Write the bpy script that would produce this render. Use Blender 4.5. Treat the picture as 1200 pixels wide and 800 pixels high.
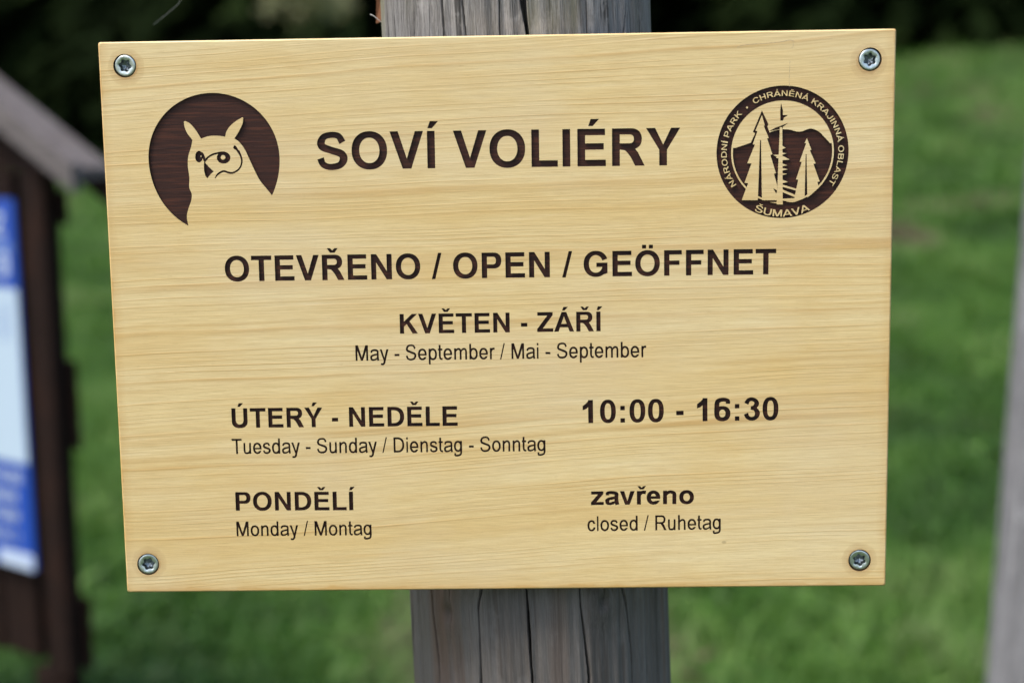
import bpy, math, random
import numpy as np
from mathutils import Vector, Matrix, noise
from mathutils.geometry import delaunay_2d_cdt
random.seed(7); rng = np.random.default_rng(7)
PI = math.pi; R = math.radians
S = bpy.context.scene; C = S.collection
for o in list(bpy.data.objects): bpy.data.objects.remove(o)

# ------------------------------------------------------------------ camera
ZB = 1.45                                   # height of the middle of the sign
F = 1.6                                     # focal length in picture widths
rx, ry, rz = R(8.75), R(-1.43), R(0.93)
TV = Vector((-0.0067, 0.0124, -0.8839))
RB = Matrix.Rotation(rz, 3, 'Z') @ Matrix.Rotation(rx, 3, 'X') @ Matrix.Rotation(ry, 3, 'Y')   # sign -> camera
B2W = Matrix(((1, 0, 0), (0, 0, -1), (0, 1, 0)))                                                # sign -> world
CROT = B2W @ RB.transposed()
CPOS = B2W @ (-(RB.transposed() @ TV)) + Vector((0, 0, ZB))
cd = bpy.data.cameras.new('camera'); cam = bpy.data.objects.new('camera', cd); C.objects.link(cam)
M4 = CROT.to_4x4(); M4.translation = CPOS; cam.matrix_world = M4
cd.sensor_width = 36; cd.lens = 36 * F; cd.clip_start = 0.05; cd.clip_end = 2000
cd.dof.use_dof = True; cd.dof.focus_distance = 0.886; cd.dof.aperture_fstop = 4.3; cd.dof.aperture_blades = 7
S.camera = cam

def at(px, py, D):
    """point of the place seen at (px, py) of the photograph, D metres deep"""
    return CPOS + CROT @ Vector(((px - 600) / 1200 / F * D, (400 - py) / 1200 / F * D, -D))

# ------------------------------------------------------------------ world and sun
SUN_EL, SUN_AZ = R(60), R(238)              # azimuth clockwise from +Y: behind and to the left of the viewer
w = bpy.data.worlds.new('World'); S.world = w; w.use_nodes = True
nt = w.node_tree; sky = nt.nodes.new('ShaderNodeTexSky'); sky.sky_type = 'NISHITA'; sky.sun_disc = False
sky.sun_elevation = SUN_EL; sky.sun_rotation = SUN_AZ; sky.air_density = 1.0; sky.dust_density = 3.0
nt.links.new(sky.outputs[0], nt.nodes['Background'].inputs[0]); nt.nodes['Background'].inputs[1].default_value = 0.12
sl = bpy.data.lights.new('sun', 'SUN'); sl.energy = 1.5; sl.angle = R(16); sl.color = (1, .95, .86)
so = bpy.data.objects.new('sun', sl); C.objects.link(so)
sd = Vector((math.sin(SUN_AZ) * math.cos(SUN_EL), math.cos(SUN_AZ) * math.cos(SUN_EL), math.sin(SUN_EL)))
so.rotation_euler = sd.to_track_quat('Z', 'Y').to_euler(); so.location = (0, 0, 8)
S.view_settings.view_transform = 'Standard'; S.view_settings.look = 'None'; S.view_settings.gamma = 1
S.view_settings.exposure = 1.36

# ------------------------------------------------------------------ helpers
def tag(o, label=None, cat=None, group=None, kind=None):
    if label: o['label'] = label
    if cat: o['category'] = cat
    if group: o['group'] = group
    if kind: o['kind'] = kind
    return o
def link(name, me, mat=None, parent=None):
    if mat and not me.materials: me.materials.append(mat)
    o = bpy.data.objects.new(name, me); C.objects.link(o)
    if parent: o.parent = parent
    return o
def mesh(name, v, f, mat=None, parent=None, smooth=False, mats=None, mi=None):
    me = bpy.data.meshes.new(name); me.from_pydata([tuple(p) for p in v], [], [tuple(q) for q in f]); me.update()
    if mats:
        for m in mats: me.materials.append(m)
        me.polygons.foreach_set('material_index', mi)
    if smooth: me.polygons.foreach_set('use_smooth', [True] * len(me.polygons))
    return link(name, me, mat, parent)
def empty(name, loc=(0, 0, 0), rot=(0, 0, 0)):
    o = bpy.data.objects.new(name, None); C.objects.link(o); o.location = loc; o.rotation_euler = rot; o.empty_display_size = .1
    return o
def copy_tree(o, parent=None):
    c = o.copy(); C.objects.link(c); c.parent = parent
    for ch in list(o.children): copy_tree(ch, c)
    return c
def npmesh(name, V, Fq, mat=None, parent=None, smooth=False):
    """V (n,3), Fq (m,k) numpy arrays"""
    me = bpy.data.meshes.new(name); m, k = Fq.shape
    me.vertices.add(len(V)); me.vertices.foreach_set('co', V.astype(np.float32).ravel())
    me.loops.add(m * k); me.loops.foreach_set('vertex_index', Fq.astype(np.int32).ravel())
    me.polygons.add(m); me.polygons.foreach_set('loop_start', np.arange(0, m * k, k, dtype=np.int32))
    me.polygons.foreach_set('loop_total', np.full(m, k, dtype=np.int32))
    if smooth: me.polygons.foreach_set('use_smooth', np.ones(m, dtype=bool))
    me.update(calc_edges=True); me.validate()
    return link(name, me, mat, parent)

class NT:                                   # small node builder
    def __init__(s, name):
        s.m = bpy.data.materials.new(name); s.m.use_nodes = True; s.t = s.m.node_tree
        s.b = s.t.nodes['Principled BSDF']; s.tc = s.t.nodes.new('ShaderNodeTexCoord')
    def n(s, typ, **kw):
        d = s.t.nodes.new('ShaderNode' + typ)
        for k, v in kw.items(): setattr(d, k, v)
        return d
    def put(s, sock, v):
        if isinstance(v, bpy.types.NodeSocket): s.t.links.new(v, sock)
        else: sock.default_value = v
    def math(s, op, a, b=0.0, c=None):
        d = s.n('Math', operation=op); s.put(d.inputs[0], a); s.put(d.inputs[1], b)
        if c is not None: s.put(d.inputs[2], c)
        return d.outputs[0]
    def sep(s, v):
        d = s.n('SeparateXYZ'); s.put(d.inputs[0], v); return d.outputs
    def comb(s, x, y, z):
        d = s.n('CombineXYZ'); s.put(d.inputs[0], x); s.put(d.inputs[1], y); s.put(d.inputs[2], z); return d.outputs[0]
    def mapp(s, v, scale=(1, 1, 1), loc=(0, 0, 0)):
        d = s.n('Mapping'); s.put(d.inputs['Vector'], v); d.inputs['Scale'].default_value = scale; d.inputs['Location'].default_value = loc
        return d.outputs[0]
    def noise(s, v, sc=1.0, det=3.0, rough=.5, dist=0.0):
        d = s.n('TexNoise'); s.put(d.inputs['Vector'], v); d.inputs['Scale'].default_value = sc
        d.inputs['Detail'].default_value = det; d.inputs['Roughness'].default_value = rough; d.inputs['Distortion'].default_value = dist
        return d.outputs['Fac']
    def ramp(s, f, stops, interp='LINEAR'):
        d = s.n('ValToRGB'); s.put(d.inputs[0], f); d.color_ramp.interpolation = interp
        e = d.color_ramp.elements
        while len(e) > 1: e.remove(e[-1])
        for i, (p, c) in enumerate(stops):
            q = e[0] if i == 0 else e.new(p)
            q.position = p; q.color = (c, c, c, 1) if not isinstance(c, tuple) else (*c[:3], 1)
        return d.outputs[0]
    def mix(s, f, a, b, mode='MIX'):
        d = s.n('Mix', data_type='RGBA', blend_type=mode); s.put(d.inputs[0], f)
        for k, v in ((6, a), (7, b)): s.put(d.inputs[k], (*v[:3], 1) if isinstance(v, tuple) else v)
        return d.outputs[2]
    def bump(s, h, strength=.3, dist=.001):
        d = s.n('Bump'); s.put(d.inputs['Height'], h); d.inputs['Strength'].default_value = strength; d.inputs['Distance'].default_value = dist
        s.t.links.new(d.outputs[0], s.b.inputs['Normal'])
    def done(s, col=None, rough=.6, metal=0.0, spec=.5, coat=0):
        if col is not None: s.put(s.b.inputs['Base Color'], (*col[:3], 1) if isinstance(col, tuple) else col)
        s.put(s.b.inputs['Roughness'], rough); s.put(s.b.inputs['Metallic'], metal); s.put(s.b.inputs['Specular IOR Level'], spec)
        if coat: s.put(s.b.inputs['Coat Weight'], coat)
        return s.m

# ------------------------------------------------------------------ 2D shapes: painted adds and cuts, resolved exactly
def se(x0, x1, y0, y1, n=2.3, k=40, a0=0, a1=2 * PI):
    cx, cy, ax, ay = (x0 + x1) / 2, (y0 + y1) / 2, (x1 - x0) / 2, (y1 - y0) / 2
    out = []
    full = abs(a1 - a0 - 2 * PI) < 1e-6
    for i in range(k if full else k + 1):
        t = a0 + (a1 - a0) * i / k; c, s_ = math.cos(t), math.sin(t)
        out.append((cx + ax * math.copysign(abs(c) ** (2 / n), c), cy + ay * math.copysign(abs(s_) ** (2 / n), s_)))
    return out
def rc(x0, x1, y0, y1): return [(x0, y0), (x1, y0), (x1, y1), (x0, y1)]
def catmull(P, k=7):
    P = [np.array(p, float) for p in P]; Q = [2 * P[0] - P[1]] + P + [2 * P[-1] - P[-2]]; out = []
    for i in range(1, len(Q) - 2):
        for j in range(k):
            t = j / k
            out.append(.5 * ((2 * Q[i]) + (-Q[i - 1] + Q[i + 1]) * t + (2 * Q[i - 1] - 5 * Q[i] + 4 * Q[i + 1] - Q[i + 2]) * t * t + (-Q[i - 1] + 3 * Q[i] - 3 * Q[i + 1] + Q[i + 2]) * t ** 3))
    out.append(P[-1]); return out
def stroke(P, wd, k=7, smooth=True):
    """P: points; wd: one width or one per point"""
    if not hasattr(wd, '__len__'): wd = [wd] * len(P)
    Q = catmull([(x, y, q) for (x, y), q in zip(P, wd)], k) if smooth else [np.array((x, y, q), float) for (x, y), q in zip(P, wd)]
    L, Rr = [], []
    for i, q in enumerate(Q):
        d = Q[min(i + 1, len(Q) - 1)][:2] - Q[max(i - 1, 0)][:2]; d = d / (np.linalg.norm(d) + 1e-9); n_ = np.array((-d[1], d[0]))
        L.append(tuple(q[:2] + n_ * q[2] / 2)); Rr.append(tuple(q[:2] - n_ * q[2] / 2))
    return L + Rr[::-1]
def inside(poly, X, Y):
    p = np.array(poly, float); n = len(p); r = np.zeros(len(X), bool); j = n - 1
    for i in range(n):
        yi, yj, xi, xj = p[i, 1], p[j, 1], p[i, 0], p[j, 0]
        if yi != yj:
            c = ((yi > Y) != (yj > Y)) & (X < (xj - xi) * (Y - yi) / (yj - yi) + xi); r ^= c
        j = i
    return r
def resolve(ops):
    """ops: list of (True|False, polygon) painted in order -> (verts, tris kept, tris cut)"""
    vs, es = [], []
    for _, p in ops:
        b = len(vs); vs += [Vector((float(x), float(y))) for x, y in p]; es += [(b + i, b + (i + 1) % len(p)) for i in range(len(p))]
    V, E, Fc, *_ = delaunay_2d_cdt(vs, es, [], 0, 1e-4)
    V = np.array([(v.x, v.y) for v in V]); Fc = np.array([f for f in Fc if len(f) == 3], int)
    cen = V[Fc].mean(1); on = np.zeros(len(Fc), bool)
    a = V[Fc]; ar = abs((a[:, 1, 0] - a[:, 0, 0]) * (a[:, 2, 1] - a[:, 0, 1]) - (a[:, 2, 0] - a[:, 0, 0]) * (a[:, 1, 1] - a[:, 0, 1]))
    for s_, p in ops: on[inside(p, cen[:, 0], cen[:, 1])] = s_
    ok = ar > 1e-9
    return V, Fc[on & ok], Fc[~on & ok]
def loops_of(V, T):
    """closed outlines of a set of triangles (direction kept: solid on the left)"""
    ed = {}
    for t in T:
        a, b, c = t
        x = V[[a, b, c]]
        if (x[1, 0] - x[0, 0]) * (x[2, 1] - x[0, 1]) - (x[2, 0] - x[0, 0]) * (x[1, 1] - x[0, 1]) < 0: a, b, c = a, c, b
        for e in ((a, b), (b, c), (c, a)): ed[(int(e[0]), int(e[1]))] = 1
    nx = {}
    for (a, b) in ed:
        if (b, a) not in ed: nx.setdefault(a, []).append(b)
    out = []
    while nx:
        s0 = next(iter(nx)); lp = [s0]; cur = nx[s0].pop()
        if not nx[s0]: del nx[s0]
        while cur != s0 and cur in nx:
            lp.append(cur); q = nx[cur].pop()
            if not nx[cur]: del nx[cur]
            cur = q
        if len(lp) > 2: out.append([tuple(V[i]) for i in lp])
    return out

# ------------------------------------------------------------------ lettering drawn glyph by glyph (1000 units to the em, capitals 716 high)
CAP, XH, OV = 716., 519., 11.
def bowl(x0, x1, y0, y1, st, br, k=14, n=2.3):
    """closed D shape with its counter"""
    h = (y1 - y0) / 2; w_ = min((x1 - x0) * .62, h * 1.25)
    o_ = [(x0, y0)] + [(x1 - w_ + w_ * math.cos(t) ** (2 / n), (y0 + y1) / 2 + math.copysign(h * abs(math.sin(t)) ** (2 / n), math.sin(t))) for t in np.linspace(-PI / 2, PI / 2, k) if math.cos(t) > -1e-9 or True] + [(x0, y1)]
    return o_
def dshape(x0, x1, y0, y1, st, br, rd):
    def half(xr, a, b, r_):
        h = (b - a) / 2; r_ = max(r_, 1)
        return [(xr - r_ + r_ * max(math.cos(t), 0) ** (2 / 2.25), (a + b) / 2 + math.copysign(h * abs(math.sin(t)) ** (2 / 2.25), math.sin(t))) for t in np.linspace(-PI / 2, PI / 2, 17)]
    return [(True, [(x0, y0)] + half(x1, y0, y1, rd) + [(x0, y1)]),
            (False, [(x0 + st, y0 + br)] + half(x1 - st * 1.02, y0 + br, y1 - br, max(rd - st * .85, 5)) + [(x0 + st, y1 - br)])]
def glyph(ch, st, br, x0, x1):
    A = lambda p: (True, p); D = lambda p: (False, p)
    W = x1 - x0; cx = (x0 + x1) / 2; c = ch; bold = st > 115; o = []
    ct = st * .96
    if c == 'O': return [A(se(x0, x1, -OV, CAP + OV, 2.15)), D(se(x0 + st, x1 - st, br - OV + 2, CAP - br + OV - 2, 2.1))]
    if c == '0': return [A(se(x0, x1, -OV, CAP + 3, 2.3)), D(se(x0 + st * .95, x1 - st * .95, br * .88, CAP - br * .9, 2.5))]
    if c in 'o': return [A(se(x0, x1, -OV, XH + OV, 2.15)), D(se(x0 + st, x1 - st, br - OV, XH - br + OV, 2.15))]
    if c == 'I': return [A(rc(x0, x1, 0, CAP))]
    if c == 'H': return [A(rc(x0, x0 + st, 0, CAP)), A(rc(x1 - st, x1, 0, CAP)), A(rc(x0 + st / 2, x1 - st / 2, 310, 310 + br))]
    if c == 'l': return [A(rc(x0, x1, 0, CAP))]
    if c == 'i': return [A(rc(x0, x1, 0, XH)), A(rc(x0, x1, CAP - br * 1.2, CAP))]
    if c == 'T': return [A(rc(x0, x1, CAP - br, CAP)), A(rc(cx - st / 2, cx + st / 2, 0, CAP - br / 2))]
    if c in 'EF':
        o = [A(rc(x0, x0 + st, 0, CAP)), A(rc(x0 + st / 2, x1 - (14 if c == 'E' else 0), CAP - br, CAP)), A(rc(x0 + st / 2, x1 - (40 if c == 'E' else 66), 316 if c == 'E' else 300, 316 + br if c == 'E' else 300 + br))]
        return o + ([A(rc(x0 + st / 2, x1, 0, br))] if c == 'E' else [])
    if c == 'L': return [A(rc(x0, x0 + st, 0, CAP)), A(rc(x0 + st / 2, x1, 0, br))]
    if c == 'N':
        q = st * (1.02 if bold else 1.1)
        return [A(rc(x0, x0 + ct, 0, CAP)), A(rc(x1 - ct, x1, 0, CAP)), A([(x0 + 3, CAP - 1), (x0 + q, CAP - 1), (x1 - 3, 1), (x1 - q, 1)])]
    if c == 'M':
        q = st * 1.35
        return [A(rc(x0, x0 + ct, 0, CAP)), A(rc(x1 - ct, x1, 0, CAP)), A([(x0 + 2, CAP - 1), (x0 + q, CAP - 1), (cx + st * .5, 1), (cx - st * .5, 1)]), A([(x1 - 2, CAP - 1), (x1 - q, CAP - 1), (cx - st * .5, 2), (cx + st * .5, 2)])]
    if c in 'Vv':
        H = CAP if c == 'V' else XH; d = st * 1.06; b = st * .56
        return [A([(x0, H), (x0 + d, H), (cx, H * (.27 if bold else .15)), (x1 - d, H), (x1, H), (cx + b, 0), (cx - b, 0)])]
    if c == 'A':
        d = st * 1.06; b = st * .56
        return [A([(x0, 0), (x0 + d, 0), (cx, CAP * (.78 if bold else .88)), (x1 - d, 0), (x1, 0), (cx + b, CAP), (cx - b, CAP)]),
                A([(x0 + W * .22, 160), (x1 - W * .22, 160), (x1 - W * .31, 160 + br), (x0 + W * .31, 160 + br)])]
    if c == 'Y':
        d = st * 1.17
        return [A([(x0, CAP), (x0 + d, CAP), (cx, 400), (x1 - d, CAP), (x1, CAP), (cx + st / 2, 300), (cx + st / 2, 0), (cx - st / 2, 0), (cx - st / 2, 300)])]
    if c in 'PR':
        ym = 266 if c == 'P' else 312; xr = x1 if c == 'P' else x1 - W * .085
        o = dshape(x0, xr, ym, CAP, st, br * .95, 210) + [A(rc(x0, x0 + st, 0, CAP))]
        if c == 'R':
            k = st / 146
            o += [A([(x0 + W * .40, ym + 4), (x0 + W * .70, ym + 22), (x0 + W * .80, ym - 60), (x1, 0), (x1 - st * 1.22, 0), (x0 + W * (.83 - .25 * k), 165), (x0 + W * (.76 - .28 * k), 250), (x0 + W * (.70 - .30 * k), ym - 14), (x0 + W * .2, ym + 3), (x0 + W * .2, ym + 20)])]
        return o
    if c == 'D': return dshape(x0, x1, 0, CAP, st, br, W * .60)
    if c == 'B': return dshape(x0, x1, 0, 400, st, br, 190) + [A(dshape(x0, x1 - 26, 340, CAP, st, br, 180)[0][1]), D(dshape(x0, x1 - 26, 340, CAP, st, br * .95, 180)[1][1])] + [D(dshape(x0, x1, 0, 400, st, br, 190)[1][1])]
    if c == 'K':
        q = st * 1.28
        return [A(rc(x0, x0 + st, 0, CAP)), A([(x0 + st * .9, 240), (x0 + st * .9, 425), (x1 - q - 12, CAP), (x1 - 14, CAP)]),
                A([(x0 + W * .34, 395), (x0 + W * .34 + st * .78, 470), (x1, 0), (x1 - q, 0)])]
    if c in 'Zz':
        H = CAP if c == 'Z' else XH; b_ = br if c == 'Z' else br * .94; q = st * 1.25
        return [A(rc(x0 + 10, x1 - 14, H - b_, H)), A(rc(x0, x1, 0, b_)), A([(x1 - 14, H - b_ * .9), (x1 - 14 - q, H - b_ * .9), (x0, b_ * .85), (x0 + q, b_ * .85)])]
    if c in 'Ss':
        H = CAP if c == 'S' else XH; u = lambda x, y: (x0 + st / 2 + (W - st) * x, br / 2 - OV + (H - br + 2 * OV) * y)
        wd = [st * .98, br, br * .95, br * 1.0, st * 1.0, st * .98, br * 1.08, st * 1.0, st * .98, br * .98, br * .92, br, st * .93]
        P = [u(-.02, .27), u(.07, .10), u(.26, .015), u(.52, 0), u(.84, .06), u(1.0, .24), u(.90, .405), u(.5, .51), u(.10, .62), u(.02, .77), u(.17, .945), u(.50, 1.0), u(.80, .955), u(.965, .76)]
        wd = [st * .9, br * 1.0, br * .97, br, br * 1.05, st * 1.03, st * .98, br * 1.1, st * .98, st * 1.0, br * 1.0, br * .95, br * .98, st * .9]
        return [A(stroke(P, wd, 5))]
    if c in 'GCc':
        H = CAP if c != 'c' else XH
        o = [A(se(x0, x1 + W * .03, -OV, H + OV, 2.15)), D(se(x0 + st, x1 - st * .9, br - OV, H - br + OV, 2.15))]
        if c == 'G':
            o += [D([(x0 + W * .55, H * .52), (x0 + W * .78, H * .63), (x1 + 80, H * .735), (x1 + 80, -40), (x1 - 3, -40), (x1 - 3, H * .40), (x0 + W * .55, H * .40)]),
                  A(rc(x0 + W * .535, x1, 270, 270 + br * .98)), A([(x1 - st * .94, 280), (x1, 280), (x1, 98), (x1 - st * .55, 62), (x1 - st * .94, 108)])]
        else:
            a, b = (.70, .31) if c == 'C' else (.69, .36)
            o += [D([(cx + W * .05, H * .5), (x0 + W * .72, H * (a - .04)), (x1 + 60, H * a + H * .04), (x1 + 60, H * b - H * .04), (x0 + W * .72, H * (b + .02))])]
        return o
    if c in 'UuJ':
        H = CAP if c != 'u' else XH
        if c == 'J': return [A(stroke([(x1 - st / 2, CAP), (x1 - st / 2, 400), (x1 - st / 2, 200), (x1 - W * .35, br * .5), (x0 + W * .28, br * .55), (x0 + st * .5, 200)], st, 6))]
        if c == 'u': return [A(rc(x1 - ct, x1, 0, H)), A(stroke([(x0 + ct / 2, H), (x0 + ct / 2, H * .62), (x0 + ct / 2, H * .34), (x0 + W * .22, br * .62 - 4), (x0 + W * .46, br * .5 - OV), (x0 + W * .72, br * .75), (x1 - ct / 2, H * .42)], [ct, ct, ct, br, br, br * .95, br * .7], 6))]
        r_ = 250
        return [A(se(x0, x1, -OV, 2 * r_, 2.3)), A(rc(x0, x1, r_, H)), D(se(x0 + st, x1 - st, br, 2 * r_, 2.3)), D(rc(x0 + st, x1 - st, r_, H + 40))]
    if c in 'nhmr':
        H = CAP if c == 'h' else XH; o = [A(rc(x0, x0 + ct, 0, H))]
        if c == 'r': return o + [A(stroke([(x0 + ct * .55, XH * .45), (x0 + ct * .8, XH * .76), (x0 + W * .62, XH - br * .42), (x1 - W * .02, XH - br * .5)], [br * .6, br * .95, br * 1.05, br * 1.1], 6))]
        def arch(a, b):
            return A(stroke([(a + ct * .5, XH * .50), (a + ct * .9, XH * .77), (a + (b - a) * .52, XH - br * .5 + OV), (a + (b - a) * .80, XH - br * .72), (b - ct / 2, XH * .66), (b - ct / 2, XH * .4), (b - ct / 2, 0)], [br * .6, br * .9, br, br * 1.05, ct, ct, ct], 6))
        if c == 'm': return o + [arch(x0, cx + ct * .5), arch(cx - ct * .5, x1)]
        return o + [arch(x0, x1)]
    if c == 'e':
        return [A(se(x0, x1, -OV, XH + OV, 2.15)), D(se(x0 + st, x1 - st, br - OV, XH - br + OV, 2.1)), A(rc(x0 + st * .6, x1 - st * .4, XH * .405, XH * .405 + br * .82)),
                D([(cx, XH * .40), (x1 + 50, XH * .40), (x1 + 50, XH * .31), (x1 - st * 1.05, XH * .255), (cx, XH * .30)]), A(rc(x1 - st * .9, x1 - 2, XH * .405, XH * .46))]
    if c in 'bpqdg':
        left = c in 'bp'; lo = -190 if c in 'pq' else 0; hi = CAP if c in 'bd' else XH
        o = [A(se(x0, x1, -OV, XH + OV, 2.2)), D(se(x0 + st, x1 - st, br - OV, XH - br + OV, 2.2))]
        if left: o.append(A(rc(x0, x0 + ct, -205 if c == 'p' else 0, hi)))
        elif c == 'd': o.append(A(rc(x1 - ct, x1, 0, hi)))
        if c == 'g':
            o = [A(se(x0, x1, 5, XH + OV, 2.2)), D(se(x0 + st, x1 - st, br + 5, XH - br + OV, 2.2)),
                 A(stroke([(x1 - ct / 2, XH), (x1 - ct / 2, 250), (x1 - ct / 2, 20), (x1 - ct * .6 - W * .05, -110), (cx, -210 + br / 2), (x0 + W * .16, -160), (x0 + st * .6, -55)], [ct, ct, ct, br * 1.05, br, br, st * .9], 6))]
        return o
    if c == 'a':
        return [A(stroke([(x0 + st * .55 + 8, XH * .70), (x0 + W * .20, XH * .865), (cx, XH - br * .5 + OV), (x1 - W * .18, XH - br * .75), (x1 - ct * .62, XH * .66), (x1 - ct * .62, XH * .35), (x1 - ct * .4, 0)], [st * .88, br, br, br * 1.05, ct, ct, ct], 6)),
                A([(x1 - ct * .62, XH * .64), (x0 + W * .50, XH * .595), (x0 + W * .20, XH * .53), (x0 + W * .02, XH * .40), (x0, XH * .26), (x0 + W * .04, XH * .10), (x0 + W * .17, -2), (x0 + W * .36, -OV), (x0 + W * .60, 14), (x1 - ct * .8, 80)]),
                D([(x1 - ct * 1.08, XH * .64 - br * .95), (x0 + W * .50, XH * .575 - br * .85), (x0 + st * 1.12, XH * .36), (x0 + st * 1.0, XH * .26), (x0 + st * 1.12, XH * .165), (x0 + W * .42, br - OV - 6), (x0 + W * .60, br + 8), (x1 - ct * 1.15, XH * .26)])]
    if c == 't':
        m = x0 + W * .36
        return [A(rc(x0, x1 - 4, XH - br, XH)), A(stroke([(m + ct * .1, CAP * .955), (m + ct * .1, 400), (m + ct * .1, 150), (m + ct * .55, br * .55), (x1, br * .45)], [ct, ct, ct, br * .98, br * .95], 6))]
    if c == 'y':
        d = st * 1.06
        return [A([(x0, XH), (x0 + d, XH), (cx + st * .1, XH * .26), (x1 - d, XH), (x1, XH), (cx + st * .62, 0 - 40), (cx - st * .35, 10)]),
                A(stroke([(cx + st * .25, 40), (cx, -90), (cx - W * .14, -165), (x0 + W * .09, -205 + br * .5)], [st * 1.05, st, br, br * .95], 6))]
    if c == '1':
        return [A(rc(x1 - st * .98, x1, 0, CAP)), A([(x1 - st * .5, CAP), (x1 - st * .78, CAP), (x1 - st * 1.35, CAP - 100), (x0, CAP - 185), (x0, CAP - 185 - br * 1.05), (x1 - st * .98 - 60, CAP - 185 - br * .75), (x1 - st * .98 + 2, CAP - 205 - br * .1)])]
    if c == '3':
        u = lambda x, y: (x0 + st / 2 + (W - st) * x, br / 2 - OV + (CAP - br + 1.5 * OV) * y)
        return [A(stroke([u(0, .77), u(.16, .93), u(.45, 1), u(.82, .92), u(.93, .755), u(.74, .60), u(.42, .545)], [st * .92, br, br * .95, br, st * .95, br, br * .85], 6)),
                A(stroke([u(.40, .55), u(.80, .49), u(1, .28), u(.84, .07), u(.46, 0), u(.12, .085), u(-.03, .27)], [br * .8, br, st, br * 1.02, br * .95, br, st * .92], 6))]
    if c == '6':
        return [A(se(x0, x1, -OV, CAP * .645, 2.2)), A(stroke([(x0 + st / 2, 215), (x0 + st / 2, 370), (x0 + W * .21, 600), (x0 + W * .55, CAP - br * .45), (x1 - W * .17, 620), (x1 - st * .52, 530)], [st, st, st * .95, br * .98, br * 1.02, st * .9], 6)),
                D(se(x0 + st, x1 - st, br - OV - 2, CAP * .645 - br * .9, 2.2))]
    if c == '2': return [A(rc(x0, x1, 0, br)), A(stroke([(x0 + st * .6, 500), (x0 + W * .25, 650), (cx, CAP - br / 2), (x1 - W * .2, 640), (x1 - st / 2, 510), (x1 - W * .3, 330), (x0 + st * .7, br * .6)], st * .95, 6))]
    if c == '9': return [(a, [(x0 + x1 - x, CAP - y) for x, y in p]) for a, p in glyph('6', st, br, x0, x1)]
    if c == '-': return [A(rc(x0, x1, 200, 200 + br * 1.1))]
    if c == '/': return [A([(x0, -12), (x0 + st * .66, -12), (x1, CAP + 12), (x1 - st * .66, CAP + 12)])]
    if c == ':': return [A(rc(x0, x1, 0, x1 - x0)), A(rc(x0, x1, 382, 382 + x1 - x0))]
    return []
ACC = {'Í': ('I', 'a'), 'É': ('E', 'a'), 'Ý': ('Y', 'a'), 'Ú': ('U', 'a'), 'Á': ('A', 'a'), 'Ř': ('R', 'c'), 'Ě': ('E', 'c'), 'ř': ('r', 'c'), 'Ö': ('O', 'd'), 'Š': ('S', 'c')}
BW = dict(S=(667, 39, 629), O=(778, 44, 734), V=(667, 10, 657), I=(278, 64, 214), L=(611, 76, 583), E=(667, 73, 621), R=(722, 73, 700), Y=(667, 5, 662), T=(611, 18, 593),
          N=(722, 69, 654), P=(667, 73, 627), G=(778, 44, 713), F=(611, 74, 570), K=(722, 75, 718), Z=(611, 16, 588), A=(722, 5, 717), D=(722, 76, 685), U=(722, 71, 651),
          z=(500, 18, 482), a=(556, 30, 527), v=(556, 8, 548), r=(389, 66, 400), e=(556, 30, 522), n=(611, 66, 546), o=(611, 38, 572))
BW.update({' ': (278, 0, 0), '/': (278, -5, 283), '-': (333, 55, 279), ':': (333, 96, 232), '0': (556, 38, 516), '1': (556, 72, 385), '6': (556, 34, 520), '3': (556, 32, 517), '2': (556, 30, 515), '9': (556, 34, 520),
           'C': (722, 44, 684), 'H': (722, 71, 651), 'J': (556, 22, 484), 'B': (722, 76, 669), 'M': (833, 69, 765)})
RW = dict(M=(833, 73, 761), a=(556, 36, 518), y=(500, 8, 489), S=(667, 46, 616), e=(556, 37, 514), p=(556, 62, 519), t=(278, 20, 262), m=(833, 65, 767), b=(556, 62, 519), r=(333, 67, 335), i=(222, 66, 154),
          T=(611, 22, 590), u=(556, 66, 484), s=(500, 32, 464), d=(556, 37, 494), n=(556, 66, 484), D=(722, 80, 674), g=(556, 35, 488), o=(556, 34, 519), c=(500, 38, 480), l=(222, 66, 154), R=(722, 80, 705), h=(556, 66, 486))
RW.update({' ': (278, 0, 0), '/': (278, 0, 278), '-': (333, 34, 300)})
CACHE = {}
def outlines(ch, style):
    if (ch, style) in CACHE: return CACHE[ch, style]
    tab, st, br = {'b': (BW, 150, 124), 'r': (RW, 108, 90), 'm': (BW, 118, 96)}[style]
    base, acc = ACC.get(ch, (ch, None)); adv, a, b = tab[base]
    ops = glyph(base, st, br, a, b)
    if acc:
        cx = (a + b) / 2 + (8 if base == 'r' else 0); h = XH if base == 'r' else CAP; k = st / 143
        if base in 'RE' and acc == 'c': cx -= 10
        if acc == 'a': ops.append((True, [(cx - 62 * k, h + 50), (cx + 22 * k, h + 50), (cx + 140 * k, h + 185), (cx - 15 * k, h + 185)]))
        if acc == 'c': ops.append((True, [(cx - 65, h + 55), (cx + 65, h + 55), (cx + 155, h + 185), (cx + 62, h + 185), (cx, h + 120), (cx - 62, h + 185), (cx - 155, h + 185)]))
        if acc == 'd': ops += [(True, rc(cx - 152, cx - 38, h + 55, h + 160)), (True, rc(cx + 38, cx + 152, h + 55, h + 160))]
    if not ops: CACHE[ch, style] = ([], adv); return CACHE[ch, style]
    V, T, _ = resolve(ops)
    CACHE[ch, style] = (loops_of(V, T), adv, a, b); return CACHE[ch, style]
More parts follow.
